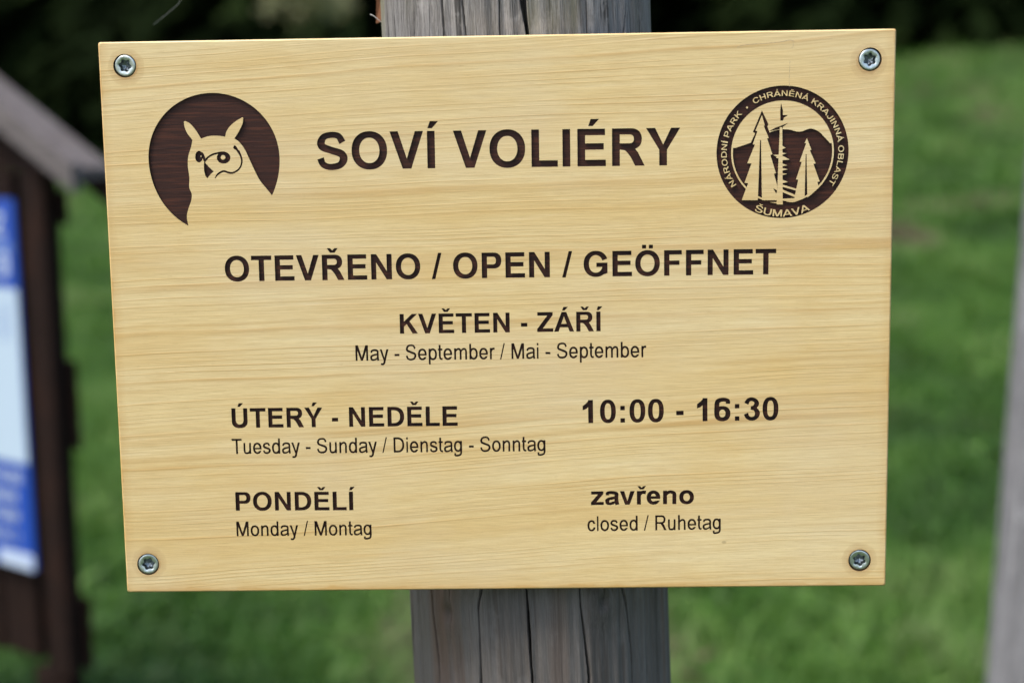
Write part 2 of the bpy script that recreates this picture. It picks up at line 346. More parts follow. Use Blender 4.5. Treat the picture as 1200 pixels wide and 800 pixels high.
def line_loops(text, style, track=0):
    """loops of a whole line in em units, first ink at x=0; returns loops, ink width"""
    x = 0; out = []; first = None; last = 0; n = 0
    for ch in text:
        g = outlines(ch, style)
        if g[0]:
            if first is None: first = g[2]
            out.append([[(px + x, py) for px, py in lp] for lp in g[0]]); last = x + g[3]
        x += g[1] + track
    return [[[(px - first, py) for px, py in lp] for lp in g] for g in out], last - first

# photograph pixel -> millimetres on the sign's face (the sign measures 420 x 300)
def hom():
    A_ = []
    for (x, y), (u, v) in zip([(115, 50), (1051, 33), (1037, 684), (149, 692)], [(-210, 150), (210, 150), (210, -151), (-210, -151.2)]):
        A_ += [[x, y, 1, 0, 0, 0, -u * x, -u * y, -u], [0, 0, 0, x, y, 1, -v * x, -v * y, -v]]
    return np.linalg.svd(np.array(A_, float))[2][-1].reshape(3, 3)
HM = hom()
def mm(x, y):
    q = HM @ np.array([x, y, 1.0]); return (q[0] / q[2], q[1] / q[2])

# ------------------------------------------------------------------ materials
def wood_sign(name='pale sign wood', burnt=False):
    k = NT(name); o = k.tc.outputs['Object']; x, y, z = k.sep(o)      # metres on the sign, x along the grain, z up
    n1 = k.noise(k.mapp(o, (4.2, 3, 12)), 1, 2, .5); n2 = k.noise(k.mapp(o, (1.1, 1, 5), (4, 0, 2)), 1, 1)
    v = k.math('ADD', z, k.math('MULTIPLY', k.math('SUBTRACT', n1, .5), .012))
    v = k.math('ADD', v, k.math('MULTIPLY', k.math('SUBTRACT', n2, .5), .06))
    v = k.math('ADD', v, k.math('MULTIPLY', x, -.045))
    vv = k.comb(k.math('MULTIPLY', x, .35), 0.0, v)
    spacing = k.noise(k.comb(0.0, 3.0, v), 34, 2)
    ph = k.math('ADD', k.math('MULTIPLY', v, 215.0), k.math('MULTIPLY', spacing, 16.0))
    fr = k.math('FRACT', ph)
    ring = k.ramp(fr, [(0, 0.0), (.50, .05), (.78, .30), (.88, 1.0), (.94, .8), (1.0, .0)])
    amp = k.ramp(k.noise(k.mapp(vv, (14, 1, 75)), 1, 3, .6), [(.36, .04), (.66, 1.0)])
    ring = k.math('MULTIPLY', ring, amp)
    fr2 = k.math('FRACT', k.math('ADD', k.math('MULTIPLY', v, 560.0), k.math('MULTIPLY', k.noise(k.comb(0.0, 8.0, v), 60, 2), 14.0)))
    amp2 = k.ramp(k.noise(k.mapp(vv, (22, 1, 110), (6, 3, 1)), 1, 3, .6), [(.42, 0), (.62, 1.0)])
    ring2 = k.math('MULTIPLY', k.ramp(fr2, [(0, 0), (.55, .05), (.85, 1), (1, 0)]), amp2)
    broad = k.noise(k.mapp(vv, (5, 1, 40), (1, 2, 3)), 1, 3)
    fine = k.noise(k.mapp(o, (50, 1, 1700)), 1, 3, .7)
    fib = k.noise(k.mapp(vv, (34, 1, 300), (3, 1, 1)), 1, 4, .65)
    pores = k.ramp(k.noise(k.mapp(o, (190, 1, 2300), (1, 5, 2)), 1, 1), [(.66, 0), (.76, 1)])
    blot = k.ramp(k.noise(k.mapp(o, (11, 1, 30), (7, 1, 2)), 1, 4, .6), [(.48, 0), (.74, 1)])
    if not burnt:
        c = k.mix(k.ramp(broad, [(.3, 0), (.7, 1)]), (.715, .510, .215), (.800, .640, .345))
        c = k.mix(k.math('MULTIPLY', ring, .72), c, (.50, .275, .075))
        c = k.mix(k.math('MULTIPLY', ring2, .42), c, (.50, .29, .09))
        c = k.mix(k.ramp(fib, [(.42, 0), (.80, .42)]), c, (.60, .405, .155))
        c = k.mix(k.ramp(fib, [(.22, .5), (.42, 0)]), c, (.82, .67, .40))
        c = k.mix(k.ramp(fine, [(.42, 0), (.66, .38)]), c, (.46, .30, .12))
        c = k.mix(k.math('MULTIPLY', blot, .36), c, (.62, .375, .11))
        c = k.mix(k.math('MULTIPLY', pores, .30), c, (.33, .20, .08))
        # dark resin specks
        sp = k.n('TexVoronoi'); k.put(sp.inputs['Vector'], k.mapp(o, (30, 1, 45))); sp.inputs['Scale'].default_value = 1.0
        spk = k.ramp(sp.outputs['Distance'], [(0.0, 1), (.028, .8), (.045, 0)])
        gate = k.ramp(k.noise(k.mapp(o, (22, 1, 22), (9, 9, 9)), 1, 0), [(.56, 0), (.60, 1)])
        c = k.mix(k.math('MULTIPLY', k.math('MULTIPLY', spk, gate), .45), c, (.12, .07, .03))
        # scorched rim left by the cutter, uneven
        dx = k.math('SUBTRACT', .210, k.math('ABSOLUTE', x)); dz = k.math('ADD', .150, z)
        de = k.math('MINIMUM', dx, dz)
        de = k.math('ADD', de, k.math('MULTIPLY', k.math('SUBTRACT', k.noise(o, 60, 3), .5), .006))
        c = k.mix(k.ramp(k.math('MULTIPLY', de, 100.0), [(0.02, .55), (.12, .22), (.6, 0)]), c, (.50, .25, .05))
        # dirt and oil drawn out of the screw holes
        for sx_, sz_ in ((-.1957, .1368), (.1958, .1333), (-.1969, -.1345), (.1953, -.1363)):
            d_ = k.math('SQRT', k.math('ADD', k.math('POWER', k.math('SUBTRACT', x, sx_), 2.0), k.math('POWER', k.math('SUBTRACT', z, sz_), 2.0)))
            d_ = k.math('ADD', d_, k.math('MULTIPLY', k.math('SUBTRACT', k.noise(o, 260, 2), .5), .0022))
            c = k.mix(k.ramp(k.math('MULTIPLY', d_, 100.0), [(.60, .75), (.68, .38), (.95, .16), (1.4, 0)]), c, (.40, .22, .07))
        # greyed worn skin
        gr = k.ramp(k.noise(k.mapp(o, (7, 1, 13), (2, 8, 5)), 1, 4, .6), [(.45, 0), (.75, .35)])
        c = k.mix(gr, c, (.66, .55, .38))
        k.bump(k.math('ADD', k.math('MULTIPLY', ring, .5), k.math('ADD', k.math('MULTIPLY', fine, .5), fib)), .22, .0006)
        return k.done(c, rough=k.ramp(fib, [(.2, .36), (.8, .52)]), spec=.45)
    c = k.mix(broad, (.026, .0080, .0046), (.052, .0155, .0076))
    c = k.mix(k.math('MULTIPLY', ring, .8), c, (.009, .0035, .0032))
    c = k.mix(k.ramp(k.noise(k.mapp(o, (30, 1, 700), (5, 5, 5)), 1, 3, .6), [(.48, 0), (.70, .8)]), c, (.115, .034, .015))
    c = k.mix(k.ramp(fine, [(.35, 0), (.75, .5)]), c, (.009, .004, .0034))
    k.bump(k.math('ADD', k.math('MULTIPLY', ring, .4), k.math('MULTIPLY', fine, .9)), .30, .0004)
    return k.done(c, rough=.6, spec=.28)
M_SIGN = wood_sign(); M_BURN = wood_sign('burnt engraving', True)
k = NT('charred edge'); M_CHAR = k.done(k.mix(k.noise(k.tc.outputs['Object'], 900, 2), (.006, .003, .002), (.024, .010, .006)), rough=.8, spec=.15)

def weathered(name, spec=.25, light=(.30, .31, .33), dark=(.10, .095, .10), warm=(.13, .085, .05), scale=1.0, moss=False, along='z'):
    k = NT(name); o = k.tc.outputs['Object']; s_ = scale
    sc = {'z': (s_, s_, s_ * .03), 'x': (s_ * .03, s_, s_)}[along]
    def m(f, loc=(0, 0, 0)): return k.mapp(o, tuple(f * q for q in sc), loc)
    a = k.noise(m(60), 1, 4, .6, .3); b = k.noise(m(520, (3, 1, 2)), 1, 4, .75); g = k.noise(m(1700, (1, 7, 2)), 1, 3, .7)
    fl = k.noise(k.mapp(o, (2100 * s_, 2100 * s_, 260 * s_)), 1, 2, .7)
    blot = k.noise(k.mapp(o, (11 * s_, 11 * s_, 6 * s_)), 1, 4, .6)
    c = k.mix(k.ramp(a, [(.32, 0), (.66, 1)]), dark, light)
    c = k.mix(k.ramp(b, [(.46, 0), (.66, .70)]), c, tuple(q * .42 for q in dark))
    c = k.mix(k.ramp(g, [(.46, 0), (.64, .60)]), c, tuple(min(1, q * 1.45) for q in light))
    c = k.mix(k.ramp(fl, [(.50, 0), (.66, .35)]), c, tuple(q * .5 for q in dark))
    c = k.mix(k.ramp(blot, [(.5, 0), (.72, .6)]), c, warm)
    hair = k.ramp(k.noise(m(300, (6, 2, 9)), 1, 2, .5, .4), [(.63, 0), (.67, .75)])
    c = k.mix(hair, c, tuple(q * .25 for q in dark))
    spot = k.ramp(k.noise(k.mapp(o, (95 * s_, 95 * s_, 45 * s_), (2, 6, 1)), 1, 4, .65), [(.56, 0), (.68, .55)])
    c = k.mix(spot, c, tuple(min(1, q * 1.55) for q in light))
    if moss:
        x, y, z = k.sep(o)
        up = k.ramp(k.math('ADD', z, k.math('MULTIPLY', k.noise(m(60, (8, 8, 8)), 1, 3), .12)), [(.0, 0), (1.0, 1)])
        mz = k.math('MULTIPLY', k.ramp(k.noise(m(45, (2, 9, 1)), 1, 3, .6), [(.48, 0), (.68, 1)]), k.ramp(k.noise(k.mapp(o, (6, 6, 9), (1, 1, 4)), 1, 2), [(.45, 0), (.6, .75)]))
        c = k.mix(mz, c, (.15, .14, .05))
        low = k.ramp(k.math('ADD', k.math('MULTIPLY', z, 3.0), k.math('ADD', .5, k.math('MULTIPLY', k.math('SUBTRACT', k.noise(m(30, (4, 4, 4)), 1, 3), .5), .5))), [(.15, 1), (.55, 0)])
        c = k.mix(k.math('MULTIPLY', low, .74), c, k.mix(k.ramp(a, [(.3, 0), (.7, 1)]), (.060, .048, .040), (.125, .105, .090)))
        rst = k.math('MULTIPLY', low, k.ramp(k.noise(m(26, (3, 3, 7)), 1, 3, .6), [(.60, 0), (.72, .5)]))
        c = k.mix(rst, c, (.13, .060, .030))
    k.bump(k.math('ADD', k.math('MULTIPLY', a, .6), k.math('ADD', b, k.math('MULTIPLY', g, .5))), .8, .0009)
    return k.done(c, rough=.85, spec=spec)
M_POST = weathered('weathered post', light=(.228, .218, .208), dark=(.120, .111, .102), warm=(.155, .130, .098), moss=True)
M_POST2 = weathered('pale weathered log', light=(.200, .198, .205), dark=(.095, .092, .095), warm=(.30, .29, .29), scale=.4)
M_ROOF = weathered('weathered roof board', light=(.135, .118, .115), dark=(.072, .062, .060), warm=(.085, .070, .060), along='x')
M_STAIN = weathered('dark stained plank', .08, light=(.019, .0105, .0080), dark=(.0085, .0050, .0040), warm=(.034, .0145, .0090))
k = NT('crack inside'); M_CRACK = k.done((.018, .014, .012), rough=.95, spec=.1)

k = NT('zinc plated steel'); n_ = k.noise(k.tc.outputs['Object'], 900, 3)
k.bump(n_, .25, .0002); M_ZINC = k.done(k.mix(k.ramp(n_, [(.3, 0), (.8, 1)]), (.74, .78, .72), (.52, .56, .52)), rough=k.ramp(n_, [(.2, .28), (.8, .50)]), metal=1.0)
k = NT('shaded steel recess'); n_ = k.noise(k.tc.outputs['Object'], 1400, 3); k.bump(n_, .5, .0003)
M_SOCK = k.done(k.mix(n_, (.10, .11, .11), (.42, .46, .46)), rough=.30, metal=1.0)
k = NT('dark hole wood'); M_HOLE = k.done((.055, .030, .012), rough=.8, spec=.2)

# ------------------------------------------------------------------ the ground
def gz(X, Y):
    def sm(t): t = np.clip(t, 0, 1); return t * t * (3 - 2 * t)
    rise = sm((X + 10) / 22) * sm(Y / 40) * 2.75
    far = np.clip(Y - 38, 0, 400) * .05
    return rise + far + .035 * np.sin(X * 1.3 + Y * .7) * np.sin(Y * 1.1 - X * .4) * np.clip((Y + 2) / 4, 0, 1)
k = NT('meadow soil'); o_ = k.tc.outputs['Object']
a = k.noise(o_, .9, 4, .6); b = k.noise(o_, 7, 4, .7)
c = k.mix(k.ramp(a, [(.35, 0), (.65, 1)]), (.024, .048, .012), (.040, .072, .020))
c = k.mix(k.ramp(b, [(.50, 0), (.75, .8)]), c, (.075, .062, .032)); k.bump(b, .8, .05)
M_SOIL = k.done(c, rough=.95, spec=.1)
def axis(lo, hi, fine_lo, fine_hi, fs, cs):
    a = list(np.arange(fine_lo, fine_hi, fs)); x = fine_lo; st = fs
    while x > lo: st = min(st * 1.35, cs); x -= st; a.insert(0, x)
    x = a[-1]; st = fs
    while x < hi: st = min(st * 1.35, cs); x += st; a.append(x)
    return np.array(a)
ax_, ay_ = axis(-420, 420, -14, 18, .3, 60), axis(-60, 600, -4, 45, .3, 60)
GX, GY = np.meshgrid(ax_, ay_); GZ = gz(GX, GY)
V = np.stack([GX, GY, GZ], -1).reshape(-1, 3); nx_, ny_ = len(ax_), len(ay_)
I_ = (np.arange(ny_ - 1)[:, None] * nx_ + np.arange(nx_ - 1)[None]).ravel()
g = npmesh('ground', V, np.stack([I_, I_ + 1, I_ + nx_ + 1, I_ + nx_], 1), M_SOIL, smooth=True); tag(g, kind='structure')

def field(X, Y, s_, seed=0):
    """cheap value noise on arrays"""
    r_ = np.random.default_rng(seed); T_ = r_.random((256, 256)); x = X / s_; y = Y / s_
    i = np.floor(x).astype(int); j = np.floor(y).astype(int); u = x - i; v = y - j; u = u * u * (3 - 2 * u); v = v * v * (3 - 2 * v)
    f = lambda a, b: T_[a % 256, b % 256]
    return (f(i, j) * (1 - u) + f(i + 1, j) * u) * (1 - v) + (f(i, j + 1) * (1 - u) + f(i + 1, j + 1) * u) * v

# grass material: colour differs from tuft to tuft (species, dry blades)
k = NT('grass blade'); at_ = k.n('Attribute'); at_.attribute_name = 'tone'; f = at_.outputs['Fac']
c = k.ramp(f, [(0.0, (.021, .064, .006)), (.35, (.042, .116, .009)), (.62, (.080, .182, .020)), (.80, (.150, .245, .065)), (.92, (.135, .135, .065)), (1.0, (.125, .085, .055))])
M_GRASS = k.done(c, rough=.55, spec=.35)
tr = k.n('BsdfTranslucent'); k.put(tr.inputs[0], c); mx = k.n('MixShader'); mx.inputs[0].default_value = .3
outn = [q for q in k.t.nodes if q.type == 'OUTPUT_MATERIAL'][0]
k.t.links.new(k.b.outputs[0], mx.inputs[1]); k.t.links.new(tr.outputs[0], mx.inputs[2]); k.t.links.new(mx.outputs[0], outn.inputs[0])

def grass(n, y0, y1, hgt, wid, blades, seed, name='grass', broad=False, cut=.80):
    r_ = np.random.default_rng(seed)
    Y = y0 + (y1 - y0) * r_.random(n) ** 1.25; X = (-.40 * (Y + 2.2) - 1.0) + (.80 * (Y + 2.2) + 2.6) * r_.random(n)
    d = field(X, Y, .55, 3) * .5 + field(X, Y, 1.7, 4) * .3 + field(X, Y, .2, 5) * .2
    bare = field(X * .6, Y, .55, 9) * .6 + field(X, Y, 1.9, 10) * .4
    d = np.clip((d - .5) * 1.6 + .5, 0, 1)
    keep = (bare < cut) | (r_.random(n) < .2); X, Y, d, bare = X[keep], Y[keep], d[keep], bare[keep]; n = len(X)
    X = np.repeat(X, blades); Y = np.repeat(Y, blades); d = np.repeat(d, blades); bare = np.repeat(bare, blades); m = len(X)
    X = X + r_.normal(0, wid * 4, m); Y = Y + r_.normal(0, wid * 4, m); Z = gz(X, Y) - .004
    a = r_.random(m) * 2 * PI; h = hgt * (.5 + .9 * r_.random(m)) * (.55 + .9 * d); lean = (.25 + .8 * r_.random(m)) * h * (2.2 if broad else 1)
    wv = wid * (.7 + .8 * r_.random(m)); ca, sa = np.cos(a), np.sin(a); b = r_.random(m) * 2 * PI; cb, sb = np.cos(b), np.sin(b)
    P0 = np.stack([X - sa * wv * .5, Y + ca * wv * .5, Z], 1); P1 = np.stack([X + sa * wv * .5, Y - ca * wv * .5, Z], 1)
    q = .55 if not broad else .6; e = 1.0 if not broad else 1.7
    P2 = np.stack([X + sa * wv * .5 * e + ca * lean * .35, Y - ca * wv * .5 * e + sa * lean * .35, Z + h * q], 1)
    P3 = np.stack([X - sa * wv * .5 * e + ca * lean * .35, Y + ca * wv * .5 * e + sa * lean * .35, Z + h * q], 1)
    P4 = np.stack([X + ca * lean, Y + sa * lean, Z + h * (.95 if not broad else .75)], 1)
    V = np.stack([P0, P1, P2, P3, P4], 1).reshape(-1, 3); i = np.arange(m) * 5
    Fq = np.stack([np.stack([i, i + 1, i + 2, i + 3], 1), np.stack([i + 3, i + 2, i + 4, i + 4], 1)], 1)
    me = bpy.data.meshes.new(name); me.vertices.add(len(V)); me.vertices.foreach_set('co', V.astype(np.float32).ravel())
    L = np.stack([i, i + 1, i + 2, i + 3, i + 3, i + 2, i + 4], 1).ravel(); me.loops.add(len(L)); me.loops.foreach_set('vertex_index', L.astype(np.int32))
    ls = np.stack([np.arange(m) * 7, np.arange(m) * 7 + 4], 1).ravel(); me.polygons.add(2 * m)
    me.polygons.foreach_set('loop_start', ls.astype(np.int32)); me.polygons.foreach_set('loop_total', np.tile([4, 3], m).astype(np.int32))
    me.update(calc_edges=True)
    tone = np.clip(.06 + .72 * d + r_.normal(0, .10, m) + np.clip((bare - .63) * 3.2, 0, .5), 0, 1)
    at2 = me.attributes.new('tone', 'FLOAT', 'POINT'); at2.data.foreach_set('value', np.repeat(tone, 5).astype(np.float32))
    return link(name, me, M_GRASS)
tag(grass(52000, 1.6, 14, .085, .0045, 7, 11), 'short meadow grass covering the clearing behind the sign', 'grass', kind='stuff')
tag(grass(45000, 12, 46, .11, .014, 4, 12, 'distant_grass'), 'far part of the meadow rising towards the dark wood', 'grass', kind='stuff')
tag(grass(9000, 1.8, 12, .06, .017, 5, 13, 'broad_leaved_weeds', True), 'clover and broad leaved weeds growing low among the grass', 'weeds', kind='stuff')

# ------------------------------------------------------------------ forest
k = NT('spruce needles'); at_ = k.n('Attribute'); at_.attribute_name = 'tone'; oi = k.n('ObjectInfo')
c = k.ramp(at_.outputs['Fac'], [(0, (.0035, .007, .002)), (.6, (.007, .014, .0035)), (1, (.015, .026, .006))])
c = k.mix(k.math('MULTIPLY', oi.outputs['Random'], .35), c, (.006, .010, .004))
M_NEEDLE = k.done(c, rough=.9, spec=.04)
k = NT('spruce bark'); nb = k.noise(k.mapp(k.tc.outputs['Object'], (14, 14, 3)), 1, 4); k.bump(nb, .8, .03)
M_BARK = k.done(k.mix(nb, (.010, .008, .006), (.026, .020, .016)), rough=.95, spec=.1)
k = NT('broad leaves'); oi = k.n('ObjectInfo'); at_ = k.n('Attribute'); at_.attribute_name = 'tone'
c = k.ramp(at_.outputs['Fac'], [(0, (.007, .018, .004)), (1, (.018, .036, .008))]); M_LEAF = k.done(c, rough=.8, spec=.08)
k = NT('pale leaves'); at_ = k.n('Attribute'); at_.attribute_name = 'tone'
c = k.ramp(at_.outputs['Fac'], [(0, (.12, .13, .05)), (1, (.26, .25, .12))]); M_PALE = k.done(c, rough=.55, spec=.3)

def tris_mesh(name, P, tone, mat):
    me = bpy.data.meshes.new(name); n = len(P); me.vertices.add(3 * n); me.vertices.foreach_set('co', P.astype(np.float32).ravel())
    me.loops.add(3 * n); me.loops.foreach_set('vertex_index', np.arange(3 * n, dtype=np.int32)); me.polygons.add(n)
    me.polygons.foreach_set('loop_start', np.arange(0, 3 * n, 3, dtype=np.int32)); me.polygons.foreach_set('loop_total', np.full(n, 3, dtype=np.int32))
    me.update(calc_edges=True); a = me.attributes.new('tone', 'FLOAT', 'POINT'); a.data.foreach_set('value', np.repeat(tone, 3).astype(np.float32)); me.materials.append(mat)
    return me
def spruce_crown(H, base, rad, seed):
    r_ = np.random.default_rng(seed); P = []; T_ = []; z = base
    while z < H - .3:
        t = (z - base) / (H - base); L = rad * (1 - t) ** .8 + .15; nb_ = int(7 + 5 * (1 - t))
        for b in range(nb_):
            a = r_.random() * 2 * PI; l = L * (.65 + .5 * r_.random()); droop = .35 + .3 * r_.random(); z0 = z + r_.normal(0, .1)
            ca, sa = math.cos(a), math.sin(a); tn = r_.random(); m = int(10 + 18 * l / rad)
            s_ = r_.random(m) * .95 + .05; side = r_.choice([-1, 1], m); tw = (1 - s_ * .6) * l * .32 * (.6 + .8 * r_.random(m)); ang = side * (0.7 + .5 * r_.random(m))
            cxs = s_ * l; cz = z0 + .12 * l * np.sin(s_ * 2) - droop * l * s_ ** 2
            p0 = np.stack([ca * cxs, sa * cxs, cz], 1)
            da = a + ang; p1 = p0 + np.stack([np.cos(da) * tw, np.sin(da) * tw, -tw * (.25 + .5 * r_.random(m))], 1)
            wd = .05 + .10 * r_.random(m); nrm = np.stack([np.cos(da + 1.4) * wd, np.sin(da + 1.4) * wd, -wd * .8], 1)
            P.append(np.stack([p0 - nrm * .5, p1, p0 + nrm * .9], 1)); T_.append(np.clip(tn * .6 + .4 * s_ + r_.normal(0, .1, m), 0, 1))
            P.append(np.stack([p0 + nrm, p1 + nrm * .6, p1 - nrm * .7], 1)); T_.append(np.clip(tn * .6 + .4 * s_, 0, 1))
        z += .34 + .1 * r_.random()
    return tris_mesh('crown', np.concatenate(P), np.concatenate(T_), M_NEEDLE)
def trunk_mesh(H, r0, seed, taper=.12):
    r_ = np.random.default_rng(seed); n, m = 10, 9; V = []; Fq = []
    for j in range(m):
        t = j / (m - 1); rr = r0 * (1 - t) + taper * r0 * t + (.25 * r0 if j == 0 else 0); ox, oy = r_.normal(0, .03, 2) * (j > 0)
        for i in range(n): V.append((ox + rr * math.cos(i / n * 2 * PI), oy + rr * math.sin(i / n * 2 * PI), -.25 + (H + .2) * t))
    for j in range(m - 1):
        for i in range(n): Fq.append((j * n + i, j * n + (i + 1) % n, (j + 1) * n + (i + 1) % n, (j + 1) * n + i))
    me = bpy.data.meshes.new('trunk'); me.from_pydata(V, [], Fq); me.update(); me.materials.append(M_BARK); me.polygons.foreach_set('use_smooth', [True] * len(Fq))
    return me
protos = [(spruce_crown(15, .9, 2.7, 1), trunk_mesh(14.6, .20, 1)), (spruce_crown(12, .5, 2.4, 2), trunk_mesh(11.7, .17, 2)), (spruce_crown(17, 2.2, 2.9, 3), trunk_mesh(16.5, .24, 3))]
TREES = [('dark spruce with branches almost to the ground, in the wood behind the clearing',), ('smaller dense spruce standing in the wood behind the clearing',), ('tall spruce with a bare lower trunk in the wood behind the clearing',)]
rt = random.Random(5)
def edge_y(X): return 33.0 + 1.6 * math.sin(X * .5) + (1.5 if X > 6 else 0)
for row in range(5):
    X = -20 - row
    while X < 26 + row:
        kd = rt.choice([0, 1, 1] if row < 2 else [0, 1, 2]); yy = edge_y(X) + row * 3.1 + rt.uniform(-1, 1); s_ = rt.uniform(.85, 1.25)
        t = empty('spruce_tree', (X, yy, float(gz(np.array(X), np.array(yy)))), (0, 0, rt.uniform(0, 6.28))); t.scale = (s_,) * 3
        link('trunk', protos[kd][1], None, t); link('crown', protos[kd][0], None, t)
        tag(t, TREES[kd][0], 'tree', 'spruces of the dark wood')
        X += rt.uniform(2.1, 3.2)
# dense far wood closing the view behind the front rows
r_ = np.random.default_rng(20); n = 26000
X = r_.uniform(-40, 48, n); Y = r_.uniform(49, 58, n); Z = gz(X, Y) + r_.random(n) * 13; s_ = r_.uniform(.35, .9, n)
c0 = np.stack([X, Y, Z], 1)[:, None]; P = c0 + r_.normal(0, 1, (n, 3, 3)) * s_[:, None, None] * .6
fw = link('far_wood', tris_mesh('far_wood', P, r_.random(n) * .7, M_NEEDLE)); tag(fw, 'dark mass of the wood beyond the first rows of spruces', 'wood', kind='stuff')

def bush_mesh(w_, h_, n, seed, mat, leaf=.05):
    r_ = np.random.default_rng(seed); nc = 14
    cc = np.stack([r_.normal(0, w_ * .32, nc), r_.normal(0, w_ * .32, nc), h_ * (.25 + .6 * r_.random(nc))], 1); i = r_.integers(0, nc, n)
    d = r_.normal(0, 1, (n, 3)); d /= np.linalg.norm(d, axis=1)[:, None]; p = cc[i] + d * (w_ * .26) * (.5 + .5 * r_.random((n, 1))); p[:, 2] = np.abs(p[:, 2])
    P = p[:, None] + r_.normal(0, 1, (n, 3, 3)) * leaf
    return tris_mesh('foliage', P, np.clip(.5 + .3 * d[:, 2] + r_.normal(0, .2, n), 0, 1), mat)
BM = bush_mesh(1.7, 1.5, 1800, 4, M_LEAF, .055)
for i, (X, dy, s_, lb) in enumerate([(-9.9, -1.6, .8, 'low dark bush at the wood edge, farthest left, above the cabinet roof'), (-8.3, -1.0, .9, 'low dark bush at the wood edge beside the left side of the sign'),
                                 (9.3, -1.3, .75, 'low dark bush at the wood edge beside the right side of the sign'), (11.2, -1.0, .9, 'low dark bush at the wood edge, farthest right')]):
    yy = edge_y(X) + dy
    t = empty('undergrowth_bush', (X, yy, float(gz(np.array(X), np.array(yy))))); t.scale = (s_, s_, s_ * .7); t.rotation_euler.z = i
    link('foliage', BM, None, t); link('stem', trunk_mesh(.9, .035, 40) if i == 0 else bpy.data.objects['stem'].data, None, t)
    tag(t, lb, 'bush', 'bushes along the edge of the wood')
# pale sapling whose crown shows just above the sign, left of the post
p = at(365, 4, 17.0); zb = float(gz(np.array(p.x), np.array(p.y)))
t = empty('pale_sapling', (p.x, p.y, zb)); hgt = p.z - zb
link('trunk', trunk_mesh(hgt, .03, 50), None, t)
fo = link('crown', bush_mesh(.55, .45, 420, 6, M_PALE, .045), None, t); fo.location = (0, 0, hgt - .22)
tag(t, 'pale yellowish sapling blurred in front of the dark wood left of the post', 'sapling')

# ------------------------------------------------------------------ log posts
def log_mesh(name, r0, r1, z0, z1, nz, na, cracks, seed, flare=0, wob=.0010, knots=()):
    """closed log with split cracks cut into it; cracks: (angle, [(z, angle offset)], width, depth)"""
    th = np.linspace(-PI, PI, na, endpoint=False); zz = np.linspace(z0, z1, nz); TH, ZZ = np.meshgrid(th, zz); t = (ZZ - z0) / (z1 - z0)
    r_ = np.random.default_rng(seed); RR = r0 + (r1 - r0) * t
    for q in range(9): RR = RR + wob * r_.normal() * np.cos(TH * (q + 1) + r_.random() * 6 + .4 * np.sin(ZZ * 1.5 + q)) / (1 + q * .25)
    for q in range(26):
        f_ = r_.integers(20, 90); RR = RR + .00010 * np.cos(TH * f_ + r_.random() * 6 + 2 * np.sin(ZZ * r_.uniform(1, 5) + q))
    for pts, wd, dp in cracks:
        pz = np.array([a[0] for a in pts]); pa = np.array([a[1] for a in pts]); pwid = np.array([a[2] if len(a) > 2 else 1 for a in pts])
        ca = np.interp(ZZ, pz, pa) + .012 * np.sin(ZZ * 37 + pa[0] * 9) * .5; cw = np.interp(ZZ, pz, pwid, left=0, right=0) * wd * (.72 + .25 * np.sin(ZZ * 61 + pa[0] * 7) * np.sin(ZZ * 23))
        dd = np.abs((TH - ca + PI) % (2 * PI) - PI) * r0
        RR = RR - dp * np.clip(1 - dd / np.maximum(cw, 1e-5), 0, 1) ** .7 * (cw > 1e-4)
    for kz, ka, kr in knots:
        dd = np.sqrt(((TH - ka) * r0) ** 2 + ((ZZ - kz) * .7) ** 2) / kr; RR = RR + .003 * np.exp(-dd ** 2) - .0035 * np.exp(-(dd / .3) ** 2)
    V = np.stack([RR * np.sin(TH), -RR * np.cos(TH), ZZ], -1).reshape(-1, 3)
    j, i = np.meshgrid(np.arange(nz - 1), np.arange(na), indexing='ij'); j, i = j.ravel(), i.ravel(); i2 = (i + 1) % na
    Fq = np.stack([j * na + i, j * na + i2, (j + 1) * na + i2, (j + 1) * na + i], 1)
    me = bpy.data.meshes.new(name); top = len(V); V = np.concatenate([V, [[0, 0, z1 + .004]]])
    rim = (nz - 1) * na + np.arange(na)
    me.vertices.add(len(V)); me.vertices.foreach_set('co', V.astype(np.float32).ravel())
    L = np.concatenate([Fq.ravel(), np.stack([rim, np.roll(rim, -1), np.full(na, top)], 1).ravel()]); me.loops.add(len(L)); me.loops.foreach_set('vertex_index', L.astype(np.int32))
    ls = np.concatenate([np.arange(len(Fq)) * 4, len(Fq) * 4 + np.arange(na) * 3]); me.polygons.add(len(ls)); me.polygons.foreach_set('loop_start', ls.astype(np.int32))
    me.polygons.foreach_set('loop_total', np.concatenate([np.full(len(Fq), 4), np.full(na, 3)]).astype(np.int32))
    me.polygons.foreach_set('use_smooth', np.concatenate([np.ones(len(Fq), bool), np.zeros(na, bool)])); me.update(calc_edges=True)
    return me
